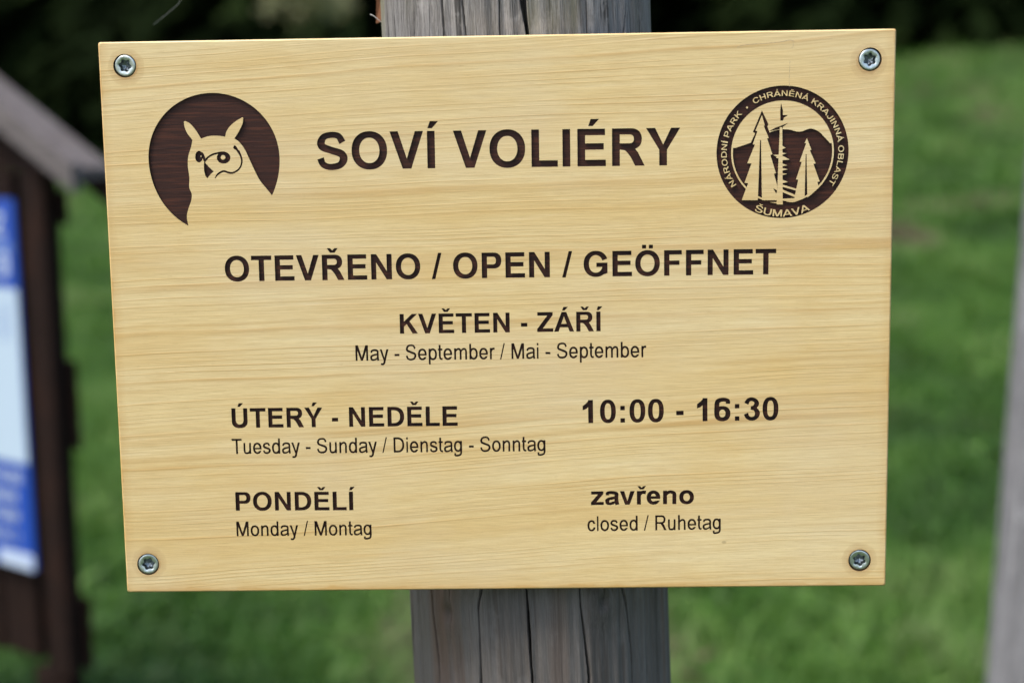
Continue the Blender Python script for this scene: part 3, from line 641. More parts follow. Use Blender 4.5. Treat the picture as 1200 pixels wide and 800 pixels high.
# the sign post: in the sign's plane its middle runs from (606,38) to (632,692)
TH_ = .010                                    # thickness of the sign
ax0, az0 = mm(606, 38); ax1, az1 = mm(632, 692); lean = math.atan2((ax0 - ax1), (az0 - az1))
RP = .0775
PB = Vector(((ax0 + ax1) / 2000, TH_ + RP + .0015, ZB))
def ang_of(px, py):
    x, z = mm(px, py); xl = (x / 1000 - PB.x) - math.tan(lean) * z / 1000
    return math.asin(max(-.98, min(.98, xl * 1.085 / RP))), z / 1000
def crack_px(pts, wd, dp):
    q = sorted([(ang_of(x, y)[1], ang_of(x, y)[0], (p[0] if p else 1)) for x, y, *p in pts]); return (q, wd, dp)
CR = [crack_px([(520, -60, .8), (522, 0), (525, 36, .9), (530, 120, 0)], .0011, .012),
      crack_px([(543, -60, .9), (545, 0), (548, 36, .7), (552, 130, 0)], .0009, .010),
      crack_px([(607, -60, 1.2), (611, 0, 1.2), (617, 36, .9), (622, 130, 0)], .0015, .016),
      crack_px([(614, -50, .9), (614, 0), (617, 30, .4), (619, 60, 0)], .0010, .012),
      crack_px([(681, -60), (682, 38, .7), (684, 200, 0)], .0007, .007),
      crack_px([(728, -60, .9), (725, 38, .6), (724, 160, 0)], .0007, .006),
      crack_px([(467, -60), (470, 38, .5), (474, 160, 0)], .0007, .006),
      crack_px([(491, -60, .6), (492, 38, .6), (493, 120, 0)], .0005, .006),
      crack_px([(749, -60), (750, 38)], .0010, .004),
      crack_px([(586, -60, .7), (587, 38, .7), (590, 140, 0)], .0005, .006),
      crack_px([(512, 640, 0), (514, 692, .6), (518, 730), (523, 800, .8), (526, 900, 0)], .0007, .008),
      crack_px([(575, 650, 0), (569, 692, 1), (564, 720, 1), (566, 760), (568, 800), (570, 960, .5)], .0010, .012),
      crack_px([(617, 600, 0), (617, 692, .5), (620, 730), (624, 800, 1.2), (626, 1000, 1)], .0010, .014),
      crack_px([(673, 650, 0), (675, 715, .8), (680, 760), (684, 800), (688, 960, .3)], .0009, .010),
      crack_px([(712, 640, 0), (718, 692, .8), (726, 730), (732, 775), (734, 800), (738, 980, .4)], .0009, .010),
      crack_px([(697, 660, 0), (700, 700, .7), (701, 730, 0)], .0006, .006),
      crack_px([(534, 670, .6), (537, 740, .7), (538, 770, 0)], .0005, .005),
      crack_px([(763, 640), (768, 720, 1), (772, 800), (773, 950)], .0012, .005),
      crack_px([(487, 640), (488, 720, 1), (491, 800), (494, 950)], .0009, .004)]
# dense rings where the log shows near the sign, coarser below
pt = empty('sign_post', (PB.x, PB.y, 0)); pt.rotation_euler.y = lean
pt.location.x = PB.x - math.sin(lean) * ZB
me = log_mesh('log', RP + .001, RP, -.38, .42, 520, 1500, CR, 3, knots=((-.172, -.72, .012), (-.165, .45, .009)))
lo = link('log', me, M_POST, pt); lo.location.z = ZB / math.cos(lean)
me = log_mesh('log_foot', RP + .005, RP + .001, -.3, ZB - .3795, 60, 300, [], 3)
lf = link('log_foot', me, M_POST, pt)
tag(pt, 'thick weathered grey round post with drying cracks that carries the engraved sign', 'post')
# pointed flake of rusty bark and a loose fibre on the left of the post
pk = at(449, 2, .955)
fl = mesh('bark_flake', [(-.006, 0, -.012), (.001, -.002, -.010), (.003, 0, .02), (-.004, .001, .016), (-.006, .004, -.012), (.003, .004, .02)], [(0, 1, 2, 3), (0, 4, 5, 2), (1, 0, 4), (0, 3, 2)], None)
k = NT('rusty bark'); nb = k.noise(k.tc.outputs['Object'], 200, 3); fl.data.materials.append(k.done(k.mix(nb, (.12, .045, .018), (.22, .085, .03)), rough=.8))
fl.parent = pt; bpy.context.view_layer.update(); fl.location = pt.matrix_world.inverted() @ (pk + Vector((0, .01, 0)))
tag(fl, 'orange brown flake of bark clinging to the left edge')
def tube(name, pts, rad, mat, parent=None, n=5):
    V = []; Fq = []; P = [Vector(p) for p in pts]
    for i, p in enumerate(P):
        d = (P[min(i + 1, len(P) - 1)] - P[max(i - 1, 0)]).normalized(); a = d.cross(Vector((.3, 1, .2))).normalized(); b = d.cross(a); r_ = rad[i] if hasattr(rad, '__len__') else rad
        for j in range(n): V.append(p + a * r_ * math.cos(j / n * 2 * PI) + b * r_ * math.sin(j / n * 2 * PI))
    for i in range(len(P) - 1):
        for j in range(n): Fq.append((i * n + j, i * n + (j + 1) % n, (i + 1) * n + (j + 1) % n, (i + 1) * n + j))
    Fq += [tuple(range(n))[::-1], tuple(range((len(P) - 1) * n, len(P) * n))]
    return mesh(name, V, Fq, mat, parent, smooth=True)
k = NT('pale fibre'); M_FIB = k.done((.45, .45, .42), rough=.6)
fb = tube('loose_fibre', [at(x, y, .95) for x, y in ((434, 17), (438, 19), (443, 23), (449, 28))], .00022, M_FIB)
bpy.context.view_layer.update(); fb.data.transform(pt.matrix_world.inverted()); fb.parent = pt

# neighbouring leaning log on the right
a = at(1233, 800, 2.75); b = at(1276, 250, 2.66); d = (b - a).normalized(); foot = a - d * (a.z - gz(np.array(a.x), np.array(a.y)) + .25) / d.z
rp = empty('leaning_log', foot); rp.rotation_mode = 'QUATERNION'; rp.rotation_quaternion = d.to_track_quat('Z', 'Y')
me = log_mesh('log', .098, .088, 0, 2.5, 260, 260, [([(0, a_), (2.5, a_ + .15)], w_, .012) for a_, w_ in ((-.9, .004), (-.3, .003), (.4, .005), (-1.4, .003))], 8, wob=.003)
link('log', me, M_POST2, rp)
tag(rp, 'pale grey log standing upright and leaning at the right edge, out of focus', 'post')

# ------------------------------------------------------------------ the sign
sg = empty('sign_board', (0, 0, ZB))
tag(sg, 'pale wooden owl aviary opening hours sign with dark engraved lettering screwed to the post', 'sign')
DEP = .0012
def to_px_circle(cx, cy, rpx, k=72, ry=None):
    c0 = np.array(mm(cx, cy)); r1 = (mm(cx + rpx, cy)[0] - mm(cx - rpx, cy)[0]) / 2; r2 = r1 if ry is None else (mm(cx, cy - ry)[1] - mm(cx, cy + ry)[1]) / 2
    return [(c0[0] + r1 * math.cos(t), c0[1] + r2 * math.sin(t)) for t in np.linspace(0, 2 * PI, k, endpoint=False)], c0, r1
ENG = []         # (object name, label, loops in mm, solid triangles)
def engrave(name, label, ops=None, groups=None, kinds=None):
    """groups: list of glyphs, each a list of loops; ops: painted shapes in mm"""
    vs, ts, lps = [], [], []
    items = [[(True, lp) for lp in g] for g in (groups or [])]
    if ops: items = [ops]
    for it in items:
        if ops: V, T, _ = resolve(it)
        else:
            vv, es = [], []
            for _, lp in it:
                b = len(vv); vv += [Vector(p) for p in lp]; es += [(b + i, b + (i + 1) % len(lp)) for i in range(len(lp))]
            V, E_, F_, *_ = delaunay_2d_cdt(vv, es, [], 0, 1e-5); V = np.array([(v.x, v.y) for v in V]); F_ = np.array(F_, int); cen = V[F_].mean(1); on = np.zeros(len(F_), bool)
            for _, lp in it: on ^= inside(lp, cen[:, 0], cen[:, 1])
            T = F_[on]
        b = len(vs); vs += [tuple(v) for v in V]; ts += [tuple(int(q) + b for q in t) for t in T]; lps += loops_of(V, T)
    ENG.append((name, label, vs, ts, lps))
LINES = [('SOVÍ VOLIÉRY', 'b', 372, 198.7, 797, 193.0, 43.8, 'large heading line of the sign'),
         ('OTEVŘENO / OPEN / GEÖFFNET', 'b', 264, 329.2, 909.2, 320.4, 29.7, 'second engraved line, bold capitals with slashes'),
         ('KVĚTEN - ZÁŘÍ', 'b', 468.4, 390.0, 703.4, 387.0, 23.0, 'bold line with the months'),
         ('May - September / Mai - September', 'r', 416.5, 421.8, 756.9, 417.4, 18.3, 'thin narrow line under the months'),
         ('ÚTERÝ - NEDĚLE', 'b', 271.7, 500.0, 535.9, 497.5, 22.9, 'bold line with the open days'),
         ('Tuesday - Sunday / Dienstag - Sonntag', 'r', 271.7, 530.4, 638.6, 527.0, 17.7, 'thin narrow line under the open days'),
         ('10:00 - 16:30', 'b', 682.4, 494.4, 911.6, 490.6, 27.0, 'bold line with the opening hours'),
         ('PONDĚLÍ', 'b', 276.1, 596.5, 413.6, 595.9, 21.7, 'bold word at the lower left'),
         ('Monday / Montag', 'r', 277.1, 626.2, 435, 625.0, 17.0, 'thin narrow line at the lower left'),
         ('zavřeno', 'b', 691.8, 589.9, 812.5, 588.5, 21.9, 'bold lower case word at the lower right'),
         ('closed / Ruhetag', 'r', 687.7, 620.4, 843.8, 618.3, 17.4, 'thin narrow line at the lower right')]
for text, sty, xl, yl, xr, yr, cap, lab in LINES:
    G, wid = line_loops(text, sty); p0 = np.array(mm(xl, yl)); p1 = np.array(mm(xr, yr)); sx = np.linalg.norm(p1 - p0) / wid
    xm = (xl + xr) / 2; ym = (yl + yr) / 2; sy = (mm(xm, ym - cap)[1] - mm(xm, ym)[1]) / CAP; ex = (p1 - p0) / np.linalg.norm(p1 - p0); ey = np.array((-ex[1], ex[0]))
    G = [[[tuple(p0 + ex * x * sx + ey * y * sy) for x, y in lp] for lp in g] for g in G]
    engrave('lettering', lab, groups=G)
# owl emblem
def z1(x, y): return mm(x / 4.444 + 160, y / 4.444 + 100)
def z8(x, y): return mm(x / 8 + 200, y / 8 + 130)
c0 = np.array(z1(404, 381)); ra = (z1(745, 381)[0] - z1(63, 381)[0]) / 2; rb = z1(404, 381)[1] - z1(404, 766)[1]; rt_ = z1(404, 40)[1] - c0[1]
disc = [(c0[0] + ra * math.cos(t), c0[1] + (rt_ if math.sin(t) > 0 else rb) * math.sin(t)) for t in np.linspace(0, 2 * PI, 120, endpoint=False)]
body = [(275, 745), (263, 690), (268, 650), (285, 600), (288, 565), (275, 530), (276, 480), (268, 420), (270, 370), (285, 320), (292, 285)]
body = [tuple(p) for p in catmull(body, 4)] + [tuple(p) for p in catmull([(292, 285), (264, 248), (251, 215), (247, 190)], 4)] + [tuple(p) for p in catmull([(253, 186), (280, 200), (310, 235), (337, 278)], 4)] \
    + [tuple(p) for p in catmull([(337, 278), (370, 266), (400, 262), (440, 264), (462, 268)], 4)] + [tuple(p) for p in catmull([(462, 268), (470, 238), (490, 210), (520, 185), (551, 167)], 4)] \
    + [tuple(p) for p in catmull([(556, 170), (552, 200), (533, 240), (510, 277)], 4)] + [tuple(p) for p in catmull([(510, 277), (535, 295), (565, 335), (600, 410), (640, 490), (680, 540), (708, 575), (740, 615)], 4)]
body += [(760, 900), (250, 900), (272, 760)]
P8 = lambda L: [z8(*p) for p in L]
owl = [(True, disc), (False, [z1(*p) for p in body]),
       (True, P8(se(231, 303, 374, 482, 2))), (True, P8(stroke([(272, 385), (295, 405), (312, 440), (322, 470)], [14, 30, 26, 20]))),
       (True, P8(stroke([(318, 472), (350, 436), (390, 410), (430, 398), (470, 390), (510, 388)], [20, 18, 18, 18, 20, 18]))),
       (True, P8(se(433, 561, 382, 493, 2))), (False, P8(se(470, 514, 413, 457, 2, 20))), (False, P8(se(280, 291, 418, 431, 2, 10))),
       (True, P8([(316, 466), (330, 490), (355, 520), (405, 566), (375, 592), (345, 630), (328, 610), (315, 565), (312, 510)])),
       (True, P8([(600, 318), (618, 335), (640, 372)] + [(640, 372), (628, 384), (612, 366), (590, 352), (586, 340)])),
       (True, P8(stroke([(632, 372), (655, 415), (668, 465), (656, 520), (622, 560), (575, 580), (535, 574), (505, 564), (475, 570), (440, 595), (416, 630)], [26, 18, 16, 15, 16, 18, 18, 18, 18, 16, 9])))]
engrave('owl_emblem', 'dark round emblem with the pale outline of an owl', ops=owl)
# park emblem
def z4(x, y): return mm(x / 4 + 820, y / 4 + 80)
def z6(x, y): return mm(x / 6.154 + 860, y / 6.154 + 110)
pc = np.array(z4(388, 391)); r_o = (z4(698, 391)[0] - z4(78, 391)[0]) / 2; U4 = (z4(488, 391)[0] - z4(288, 391)[0]) / 200
circ = lambda r, k=110: [(pc[0] + r * math.cos(t), pc[1] + r * math.sin(t)) for t in np.linspace(0, 2 * PI, k, endpoint=False)]
mount = catmull([(120, 388), (155, 375), (200, 360), (250, 342), (300, 313), (345, 292), (385, 284), (420, 285), (455, 294), (480, 293), (500, 285), (525, 280), (560, 295), (590, 325), (620, 358), (660, 400)], 4)
mp = [np.array(z4(*p)) for p in mount]
# keep only the part of the hill inside the thin pale rim
def clip(poly, r):
    out = []
    for p in poly:
        d = np.array(p) - pc; l = np.linalg.norm(d); out.append(tuple(pc + d * min(1, r / l)))
    return out
r_in, r_hill = 241 * U4, 233 * U4
hill = [tuple(p) for p in mp if np.linalg.norm(p - pc) < r_hill]
aR = math.atan2(hill[-1][1] - pc[1], hill[-1][0] - pc[0]); aL = math.atan2(hill[0][1] - pc[1], hill[0][0] - pc[0])
if aL > 0: aL -= 2 * PI
hill += [(pc[0] + r_hill * math.cos(t), pc[1] + r_hill * math.sin(t)) for t in np.linspace(aR, aL, 60)]
P6 = lambda L: [z6(*p) for p in L]
emb = [(True, circ(r_o)), (False, circ(r_in)), (True, hill),
       (True, P6([(203, 116), (250, 215), (242, 232), (272, 312), (250, 334), (150, 374), (122, 348), (154, 279), (137, 273)])),
       (False, P6([(203, 150), (224, 224), (216, 228), (252, 314), (240, 318), (278, 432), (263, 436), (303, 567), (289, 572), (312, 655), (312, 762), (202, 762), (196, 330), (189, 330), (172, 762), (56, 762), (102, 640), (76, 637), (127, 497), (96, 497), (152, 362), (136, 361), (170, 265), (156, 262)])),
       (True, P6([(284, 678), (312, 690), (306, 716)])),
       (True, P6([(341, 60), (355, 118), (354, 149), (394, 149), (362, 168), (354, 190), (336, 190), (335, 118)])),
       (True, P6([(398, 204), (354, 234), (354, 250), (325, 252), (250, 268), (300, 240), (340, 226)])),
       (False, P6([(332, 236), (350, 236), (352, 792), (308, 792)])),
       (False, P6([(345, 366), (374, 386), (345, 396)])), (False, P6([(345, 418), (380, 425), (345, 436)])), (False, P6([(345, 440), (404, 470), (345, 474)])),
       (False, P6([(345, 496), (386, 511), (345, 518)])), (False, P6([(345, 530), (390, 540), (345, 549)])), (False, P6([(345, 566), (384, 573), (345, 584)])), (False, P6([(345, 612), (390, 631), (345, 640)])),
       (False, P6([(284, 436), (335, 434), (330, 462), (304, 458), (310, 450)])),
       (False, P6([(345, 648), (460, 683), (456, 695), (345, 664)])), (False, P6([(345, 683), (476, 738), (460, 748), (345, 702)])), (False, P6([(345, 752), (512, 742), (440, 775), (345, 764)])),
       (False, P6([(527, 316), (560, 399), (548, 402), (590, 497), (574, 500), (619, 627), (603, 631), (612, 668), (560, 720), (530, 742), (524, 430), (518, 430), (510, 746), (436, 746), (464, 614), (448, 612), (490, 487), (474, 485), (522, 352), (510, 352)])),
       (True, P6([(205, 762), (306, 762), (306, 776), (240, 776)])), (True, P6([(352, 771), (432, 778), (400, 788), (352, 790)]))]
def ring_text(text, a0, a1, rbase, cap, style='m', inward=False):
    """angles clockwise from the top in degrees"""
    G, wid = line_loops(text, style); s_ = cap / CAP; out = []
    for g in G:
        xs = [x for lp in g for x, _ in lp]; cxg = (min(xs) + max(xs)) / 2; a = R(a0 + (a1 - a0) * cxg / wid); sc = abs(R(a1 - a0)) * rbase / wid
        for lp in g:
            if not inward: er = np.array((math.sin(a), math.cos(a))); et = np.array((math.cos(a), -math.sin(a))); b = pc + er * rbase
            else: er = -np.array((math.sin(a), math.cos(a))); et = -np.array((math.cos(a), -math.sin(a))); b = pc - er * rbase
            out.append([tuple(b + et * (x - cxg) * sc + er * y * s_) for x, y in lp])
    return out
def signed(lp): p = np.array(lp); q = np.roll(p, -1, 0); return float((p[:, 0] * q[:, 1] - q[:, 0] * p[:, 1]).sum())
rt = ring_text('NÁRODNÍ PARK', -124.5, -46, 262 * U4, 26 * U4) + ring_text('CHRÁNĚNÁ KRAJINNÁ OBLAST', -30.5, 124.5, 262 * U4, 26 * U4) + ring_text('ŠUMAVA', 205.5, 154, 303 * U4, 33 * U4, inward=True)
for lp in sorted(rt, key=lambda l: -abs(signed(l))): emb.append((signed(lp) < 0, lp))
dd = np.array(z4(222, 182)); emb.append((False, [(dd[0] + 5 * U4 * math.cos(t), dd[1] + 5 * U4 * math.sin(t)) for t in np.linspace(0, 2 * PI, 12, endpoint=False)]))
engrave('park_emblem', 'round emblem with spruces, a hill and lettering around its rim', ops=emb)

# board: front with every engraving cut out, side walls of the cuts, rounded rim, back
SCREWS = [mm(146.5, 77.5), mm(1020, 69), mm(173.5, 659), mm(1006.5, 654.5)]
HR = 6.12
cutl = [lp for e in ENG for lp in e[4]]
holes = [[(sx + HR * math.cos(t), sz + HR * math.sin(t)) for t in np.linspace(0, 2 * PI, 48, endpoint=False)] for sx, sz in SCREWS]
W2, H2, BV = 210., 150., .7
rr = 1.2; rim = []
for cx, cz, a0 in ((W2 - rr, H2 - rr, 0), (-W2 + rr, H2 - rr, 90), (-W2 + rr, -H2 + rr, 180), (W2 - rr, -H2 + rr, 270)):
    for q in range(5): rim.append((cx + rr * math.cos(R(a0 + q * 22.5)), cz + rr * math.sin(R(a0 + q * 22.5))))
rim = [(x, z if z > 0 else z - 1.1) for x, z in rim]
rim_in = [(x - BV * (1 if x > 0 else -1), z - BV * (1 if z > 0 else -1)) for x, z in rim]
vv, es = [], []
for lp in [rim_in] + cutl + holes:
    b = len(vv); vv += [Vector(p) for p in lp]; es += [(b + i, b + (i + 1) % len(lp)) for i in range(len(lp))]
Vb, E_, F_, *_ = delaunay_2d_cdt(vv, es, [], 0, 1e-5); Vb = np.array([(v.x, v.y) for v in Vb]); F_ = np.array(F_, int); cen = Vb[F_].mean(1)
on = inside(rim_in, cen[:, 0], cen[:, 1])
for e in ENG:
    # even-odd over the loops of each engraving
    bb = np.array([p for lp in e[4] for p in lp]); m_ = (cen[:, 0] > bb[:, 0].min()) & (cen[:, 0] < bb[:, 0].max()) & (cen[:, 1] > bb[:, 1].min()) & (cen[:, 1] < bb[:, 1].max()); idx = np.where(m_)[0]
    q = np.zeros(len(idx), bool)
    for lp in e[4]: q ^= inside(lp, cen[idx, 0], cen[idx, 1])
    on[idx[q]] = False
for lp in holes: on &= ~inside(lp, cen[:, 0], cen[:, 1])
bv = [(x / 1000, 0, z / 1000) for x, z in Vb]; bf = []
for t in F_[on]:
    a, b, c = [int(q) for q in t]; p = Vb[[a, b, c]]
    if (p[1, 0] - p[0, 0]) * (p[2, 1] - p[0, 1]) - (p[2, 0] - p[0, 0]) * (p[1, 1] - p[0, 1]) < 0: b, c = c, b
    bf.append((a, b, c))
mi = [0] * len(bf)
def ringv(pts, y):
    b = len(bv); bv.extend([(x / 1000, y, z / 1000) for x, z in pts]); return b
def band(b0, b1, n, m):
    for i in range(n): bf.append((b0 + i, b1 + i, b1 + (i + 1) % n, b0 + (i + 1) % n)); mi.append(m)
n = len(rim); r0 = ringv(rim_in, 0); r1 = ringv(rim, BV / 1000); r2 = ringv(rim, TH_ - .0006); r3 = ringv(rim_in, TH_)
band(r0, r1, n, 0); band(r1, r2, n, 0); band(r2, r3, n, 0); bf.append(tuple(r3 + i for i in range(n))[::-1]); mi.append(0)
for lp in holes:
    a = ringv(lp, 0); c_ = np.array(lp).mean(0); b = ringv([tuple(c_ + (np.array(p) - c_) * .93) for p in lp], .0046); band(b, a, len(lp), 2)
    bf.append(tuple(b + i for i in range(len(lp)))); mi.append(2)
for lp in cutl:
    a = ringv(lp, 0); b = ringv(lp, DEP); band(a, b, len(lp), 1)
bo = mesh('board', bv, bf, None, sg, mats=[M_SIGN, M_CHAR, M_HOLE], mi=mi)
for name, lab, vs, ts, lps in ENG:
    o = mesh(name, [(x / 1000, DEP, z / 1000) for x, z in vs], [(a, b, c) for a, b, c in ts], M_BURN, sg); o['label'] = lab

# pencil line left above the park emblem
k = NT('pencil graphite'); n_ = k.noise(k.tc.outputs['Object'], 700, 2); M_PEN = k.done(k.mix(k.ramp(n_, [(.35, 0), (.65, 1)]), (.62, .46, .25), (.36, .27, .17)), rough=.5)
for pts in ([(864, 56), (868, 53), (880, 51.5), (895, 50.5), (912, 49), (926, 46.5), (931, 48)], [(929, 48), (930, 53), (928, 56)], [(926, 71), (925.5, 80), (925, 93), (925.5, 101)]):
    q = stroke([mm(*p) for p in pts], .20, 4); b = len(q)
    h = b // 2
    mesh('pencil_mark', [(x / 1000, -.00005, z / 1000) for x, z in q], [(i, i + 1, b - 2 - i, b - 1 - i) for i in range(h - 1)], M_PEN, sg)

# screws: countersunk head with a six-lobed recess
def screw_meshes():
    n = 72; rs = []; prof = [(5.80, .0034), (5.84, .0012), (5.70, .0005), (5.45, .00015), (5.0, 0.0), (3.9, .0001)]
    V = []; Fq = []
    lob = lambda t, r: r * (1 + .13 * math.cos(6 * t))
    rows = [[(r * math.cos(i / n * 2 * PI), y * 1000, r * math.sin(i / n * 2 * PI)) for i in range(n)] for r, y in prof]
    rows.append([(lob(i / n * 2 * PI, 3.15) * math.cos(i / n * 2 * PI), .35, lob(i / n * 2 * PI, 3.15) * math.sin(i / n * 2 * PI)) for i in range(n)])
    for row in rows: V += [(x / 1000, y / 1000, z / 1000) for x, y, z in row]
    for j in range(len(rows) - 1):
        for i in range(n): Fq.append((j * n + i, j * n + (i + 1) % n, (j + 1) * n + (i + 1) % n, (j + 1) * n + i))
    head = bpy.data.meshes.new('screw'); head.from_pydata(V, [], Fq); head.update(); head.polygons.foreach_set('use_smooth', [True] * len(Fq)); head.materials.append(M_ZINC)
    V = []; Fq = []; rws = [(3.15, .35, .13), (3.0, .8, .13), (2.75, 2.2, .13), (2.3, 2.9, .12), (1.2, 3.5, .06), (.4, 3.9, 0)]
    for r, y, l in rws: V += [(r * (1 + l * math.cos(6 * i / n * 2 * PI)) * math.cos(i / n * 2 * PI) / 1000, y / 1000, r * (1 + l * math.cos(6 * i / n * 2 * PI)) * math.sin(i / n * 2 * PI) / 1000) for i in range(n)]
    for j in range(len(rws) - 1):
        for i in range(n): Fq.append((j * n + i, j * n + (i + 1) % n, (j + 1) * n + (i + 1) % n, (j + 1) * n + i))
    Fq.append(tuple((len(rws) - 1) * n + i for i in range(n)))
    soc = bpy.data.meshes.new('socket'); soc.from_pydata(V, [], Fq); soc.update(); soc.materials.append(M_SOCK)
    return head, soc
hm, sm_ = screw_meshes()
for i, (sx, sz) in enumerate(SCREWS):
    h = link('screw', hm, None, sg); h.location = (sx / 1000, .0002 + (.0003 if i > 1 else 0), sz / 1000); h.rotation_euler = (R((3, -2, -3, 2)[i]), R((10, 35, 52, 20)[i]), R((-3, 3, 2, -4)[i]))
    link('socket', sm_, None, h)

# ------------------------------------------------------------------ notice cabinet with a little gable roof, at the left
def box_mesh(x0, x1, y0, y1, z0, z1, bv_=.0):
    import bmesh
    b = bmesh.new(); bmesh.ops.create_cube(b, size=1)
    for v in b.verts: v.co = ((x0 + x1) / 2 + v.co.x * (x1 - x0), (y0 + y1) / 2 + v.co.y * (y1 - y0), (z0 + z1) / 2 + v.co.z * (z1 - z0))
    if bv_: bmesh.ops.bevel(b, geom=b.edges[:], offset=bv_, segments=1, affect='EDGES')
    me = bpy.data.meshes.new('box'); b.to_mesh(me); b.free(); return me
def box(name, x0, x1, y0, y1, z0, z1, mat, parent, bv_=.004, rot=None):
    me = box_mesh(x0, x1, y0, y1, z0, z1, bv_); me.name = name; me.materials.append(mat); o = link(name, me, None, parent)
    return o
# local frame: x runs along the front towards the near right corner, y into the cabinet, z up; origin under the front right corner
DK = 3.25; corner = at(67, 430, DK); az = R(-52)
dirv = Vector((-math.sin(az), -math.cos(az), 0))          # from far left to near right
kz = empty('notice_cabinet', (corner.x, corner.y, 0), (0, 0, math.atan2(dirv.y, dirv.x)))
tag(kz, 'dark brown wooden notice cabinet with small grey gable roof at the left edge', 'notice board')
def kl(px, py, off=0.0):
    """photograph pixel -> (x, z) in the cabinet's front plane pushed off metres back"""
    ex = dirv; ny = Vector((-dirv.y, dirv.x, 0)); P0 = Vector((corner.x, corner.y, 0)) + ny * off; ray = at(px, py, 1.0) - CPOS
    t = (P0 - CPOS).dot(ny) / ray.dot(ny); q = CPOS + ray * t; return ((q - Vector((corner.x, corner.y, 0))).dot(ex), q.z)
z_top = kl(67, 205)[1]; z_bot = kl(75, 792)[1]; WK = 1.15
nP = 9; pw = WK / nP
for i in range(nP):
    dz = rt_k = (i % 3) * .004
    box('plank', -WK + i * pw + .003, -WK + (i + 1) * pw - .003, (.0205 if i in (0, nP - 1) else .002 + .004 * (i % 2)), .03, z_bot + .01 + dz, z_top + .28 * 0, M_STAIN, kz)
box('corner_post', -.075, .0, -.012, .020, z_bot + .002, z_top + .01, M_STAIN, kz)
box('corner_post', -WK, -WK + .075, -.012, .020, z_bot + .002, z_top + .01, M_STAIN, kz)
for y0, y1 in ((222, 262), (420, 522), (690, 772)):
    za = kl(84, y1, .05)[1]; zb_ = kl(84, y0, .05)[1]; box('cross_rail', -WK - .014, .014, .0305, .040, za, zb_, M_STAIN, kz)
for x in (-.150, -WK + .06): box('leg', x, x + .125, .002, .040, -.2, z_bot - .003, M_STAIN, kz)
# gable boards (triangle) and roof
cxr = -WK / 2; slope = .50; ov_ = .155; ze = z_top + .02
for i in range(nP):
    xa = -WK + i * pw + .003; xb = xa + pw - .006; zt = lambda x: ze + (WK / 2 - abs(x - cxr)) * slope + .040
    za = z_top + .003; P = [(xa, za), (xb, za), (xb, zt(xb))] + ([(cxr, zt(cxr))] if xa < cxr < xb else []) + [(xa, zt(xa))]
    v = [(x, .004 + .003 * (i % 2), z) for x, z in P] + [(x, .03, z) for x, z in P]; m = len(P)
    mesh('gable_plank', v, [tuple(range(m)), tuple(range(m, 2 * m))[::-1]] + [(i_, i_ + m, (i_ + 1) % m + m, (i_ + 1) % m) for i_ in range(m)], M_STAIN, kz)
def slab(name, side, y0, y1, th, drop, mat, x_in=0.0):
    # board following the roof slope on one side; side +1 = right
    def pt_(u, w_): return (cxr + side * u, ze + (WK / 2 - u) * slope + w_)
    u0, u1 = 0.0, WK / 2 + ov_
    P = [pt_(u0, drop), pt_(u1, drop), pt_(u1 + th * .35, drop + th), pt_(u0, drop + th)] if False else [pt_(u0, drop), pt_(u1, drop), pt_(u1, drop + th), pt_(u0, drop + th)]
    v = [(x, y0, z) for x, z in P] + [(x, y1, z) for x, z in P]
    f_ = [(0, 1, 2, 3), (7, 6, 5, 4), (0, 4, 5, 1), (1, 5, 6, 2), (2, 6, 7, 3), (3, 7, 4, 0)]
    return mesh(name, v, f_, mat, kz)
for s_ in (1, -1):
    slab('barge_board', s_, -.052, -.032, .054, .030, M_ROOF)
    for q in range(2): slab('roof_board', s_, -.0305 + q * .036, -.0305 + q * .036 + .034, .022, .052, M_ROOF)
    slab('rafter', s_, .0305, .042, .05, -.002, M_STAIN)
# poster behind glass: blue and white sheet
k = NT('poster blue'); M_BLUE = k.done((.014, .058, .33), rough=.35)
k = NT('poster white'); M_WHITE = k.done((.40, .50, .60), rough=.35)
k = NT('poster print white'); M_PW = k.done((.42, .50, .64), rough=.4)
k = NT('poster pale blue'); M_PB = k.done((.10, .17, .42), rough=.4)
k = NT('poster faint print'); M_FP = k.done((.17, .25, .47), rough=.4)
x1p = kl(28, 450, -.02)[0]; zt_ = kl(26, 234, -.02)[1]; zb2 = kl(45, 670, -.02)[1]; x0p = x1p - .62
po = box('poster', x0p, x1p, -.020, -.014, zb2, zt_, M_BLUE, kz, 0)
zp = lambda py: kl(36, py, -.02)[1]
def flat(name, x0, x1, ya, yb, mat, y=-.0208, par=None):
    a, b = zp(ya), zp(yb); return mesh(name, [(x0, y, b), (x1, y, b), (x1, y, a), (x0, y, a)], [(0, 1, 2, 3)], mat, po)
flat('white_panel', x0p, x1p - .004, 341, 545, M_WHITE)
flat('divider_stripe', x0p, x1p - .012, 286, 297, M_PB)
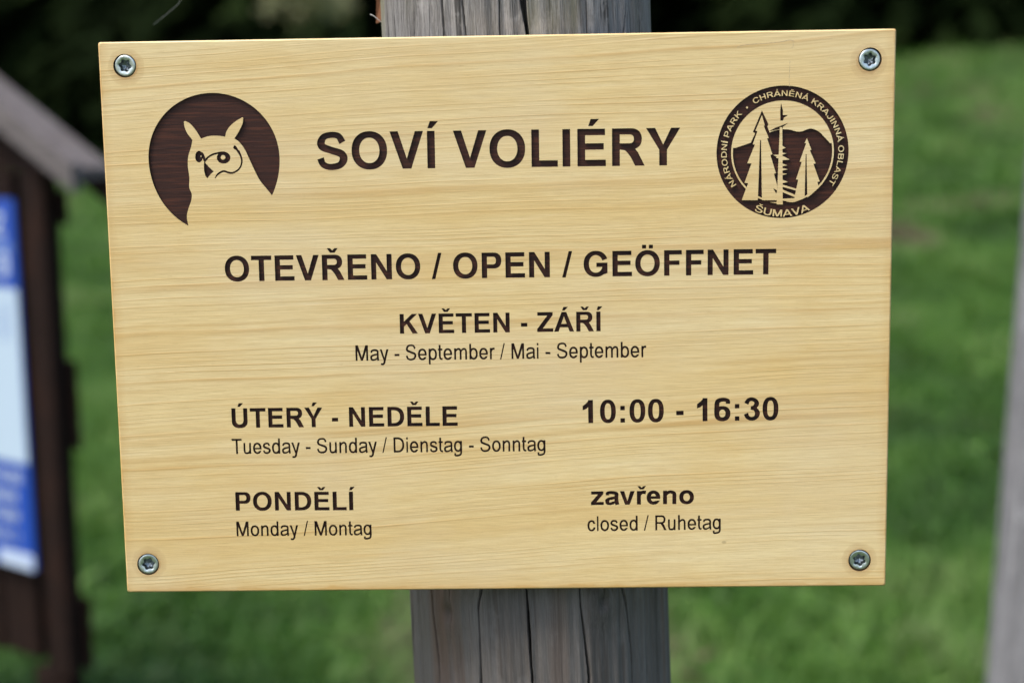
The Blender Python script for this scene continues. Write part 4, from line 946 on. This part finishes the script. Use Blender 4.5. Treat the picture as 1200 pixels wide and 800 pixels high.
def ptext(txt, x_right, y_base_px, cap_m, mat, style='b', name='lettering'):
    G, wid = line_loops(txt, style); s_ = cap_m / CAP; zb_ = zp(y_base_px); vs = []; ts = []
    for g in G:
        vv, es = [], []
        for lp in g:
            b = len(vv); vv += [Vector(p) for p in lp]; es += [(b + i, b + (i + 1) % len(lp)) for i in range(len(lp))]
        V, E_, F_, *_ = delaunay_2d_cdt(vv, es, [], 0, 1e-5); V = np.array([(v.x, v.y) for v in V]); F_ = np.array(F_, int); cen = V[F_].mean(1); on = np.zeros(len(F_), bool)
        for lp in g: on ^= inside(lp, cen[:, 0], cen[:, 1])
        b = len(vs); vs += [(x_right - wid * s_ + x * s_, -.0214, zb_ + y * s_) for x, y in V]; ts += [tuple(int(q) + b for q in t) for t in F_[on]]
    return mesh(name, vs, ts, mat, po)
ptext('Z', x1p - .034, 279, .046, M_PW); ptext('9', x1p - .026, 327, .050, M_PW); ptext('Í', x1p - .045, 402, .062, M_FP)
def rows(x_right, ya, yb, n, mat, seed):
    # small print too blurred to read: a row of short upright strokes
    q = random.Random(seed); V = []; Fq = []; x = x_right; a, b = zp(ya), zp(yb)
    for i in range(n):
        wd = q.uniform(.003, .009); b0 = len(V); V += [(x - wd, -.0214, b), (x, -.0214, b), (x, -.0214, a), (x - wd, -.0214, a)]; Fq.append((b0, b0 + 1, b0 + 2, b0 + 3)); x -= wd + (q.uniform(.012, .022) if q.random() < .22 else q.uniform(.003, .006))
    mesh('small_print', V, Fq, mat, po)['kind'] = 'stuff'
rows(x1p - .028, 556, 570, 30, M_PW, 1); rows(x1p - .050, 581, 592, 20, M_PW, 2); rows(x1p - .048, 603, 615, 22, M_PW, 3); rows(x1p - .050, 627, 638, 22, M_PW, 4)
flat('white_strip', x1p - .125, x1p - .006, 650, 668, M_PW)

# spider thread running up from behind the sign
sp = tube('spider_thread', [at(180, 29, 1.05), at(195, 17, 1.03), at(207, 7, 1.02), at(226, -20, 1.0), at(300, -130, .97)], .00007, M_FIB)
tag(sp, 'fine pale spider thread slanting up above the left of the sign', 'spider thread')
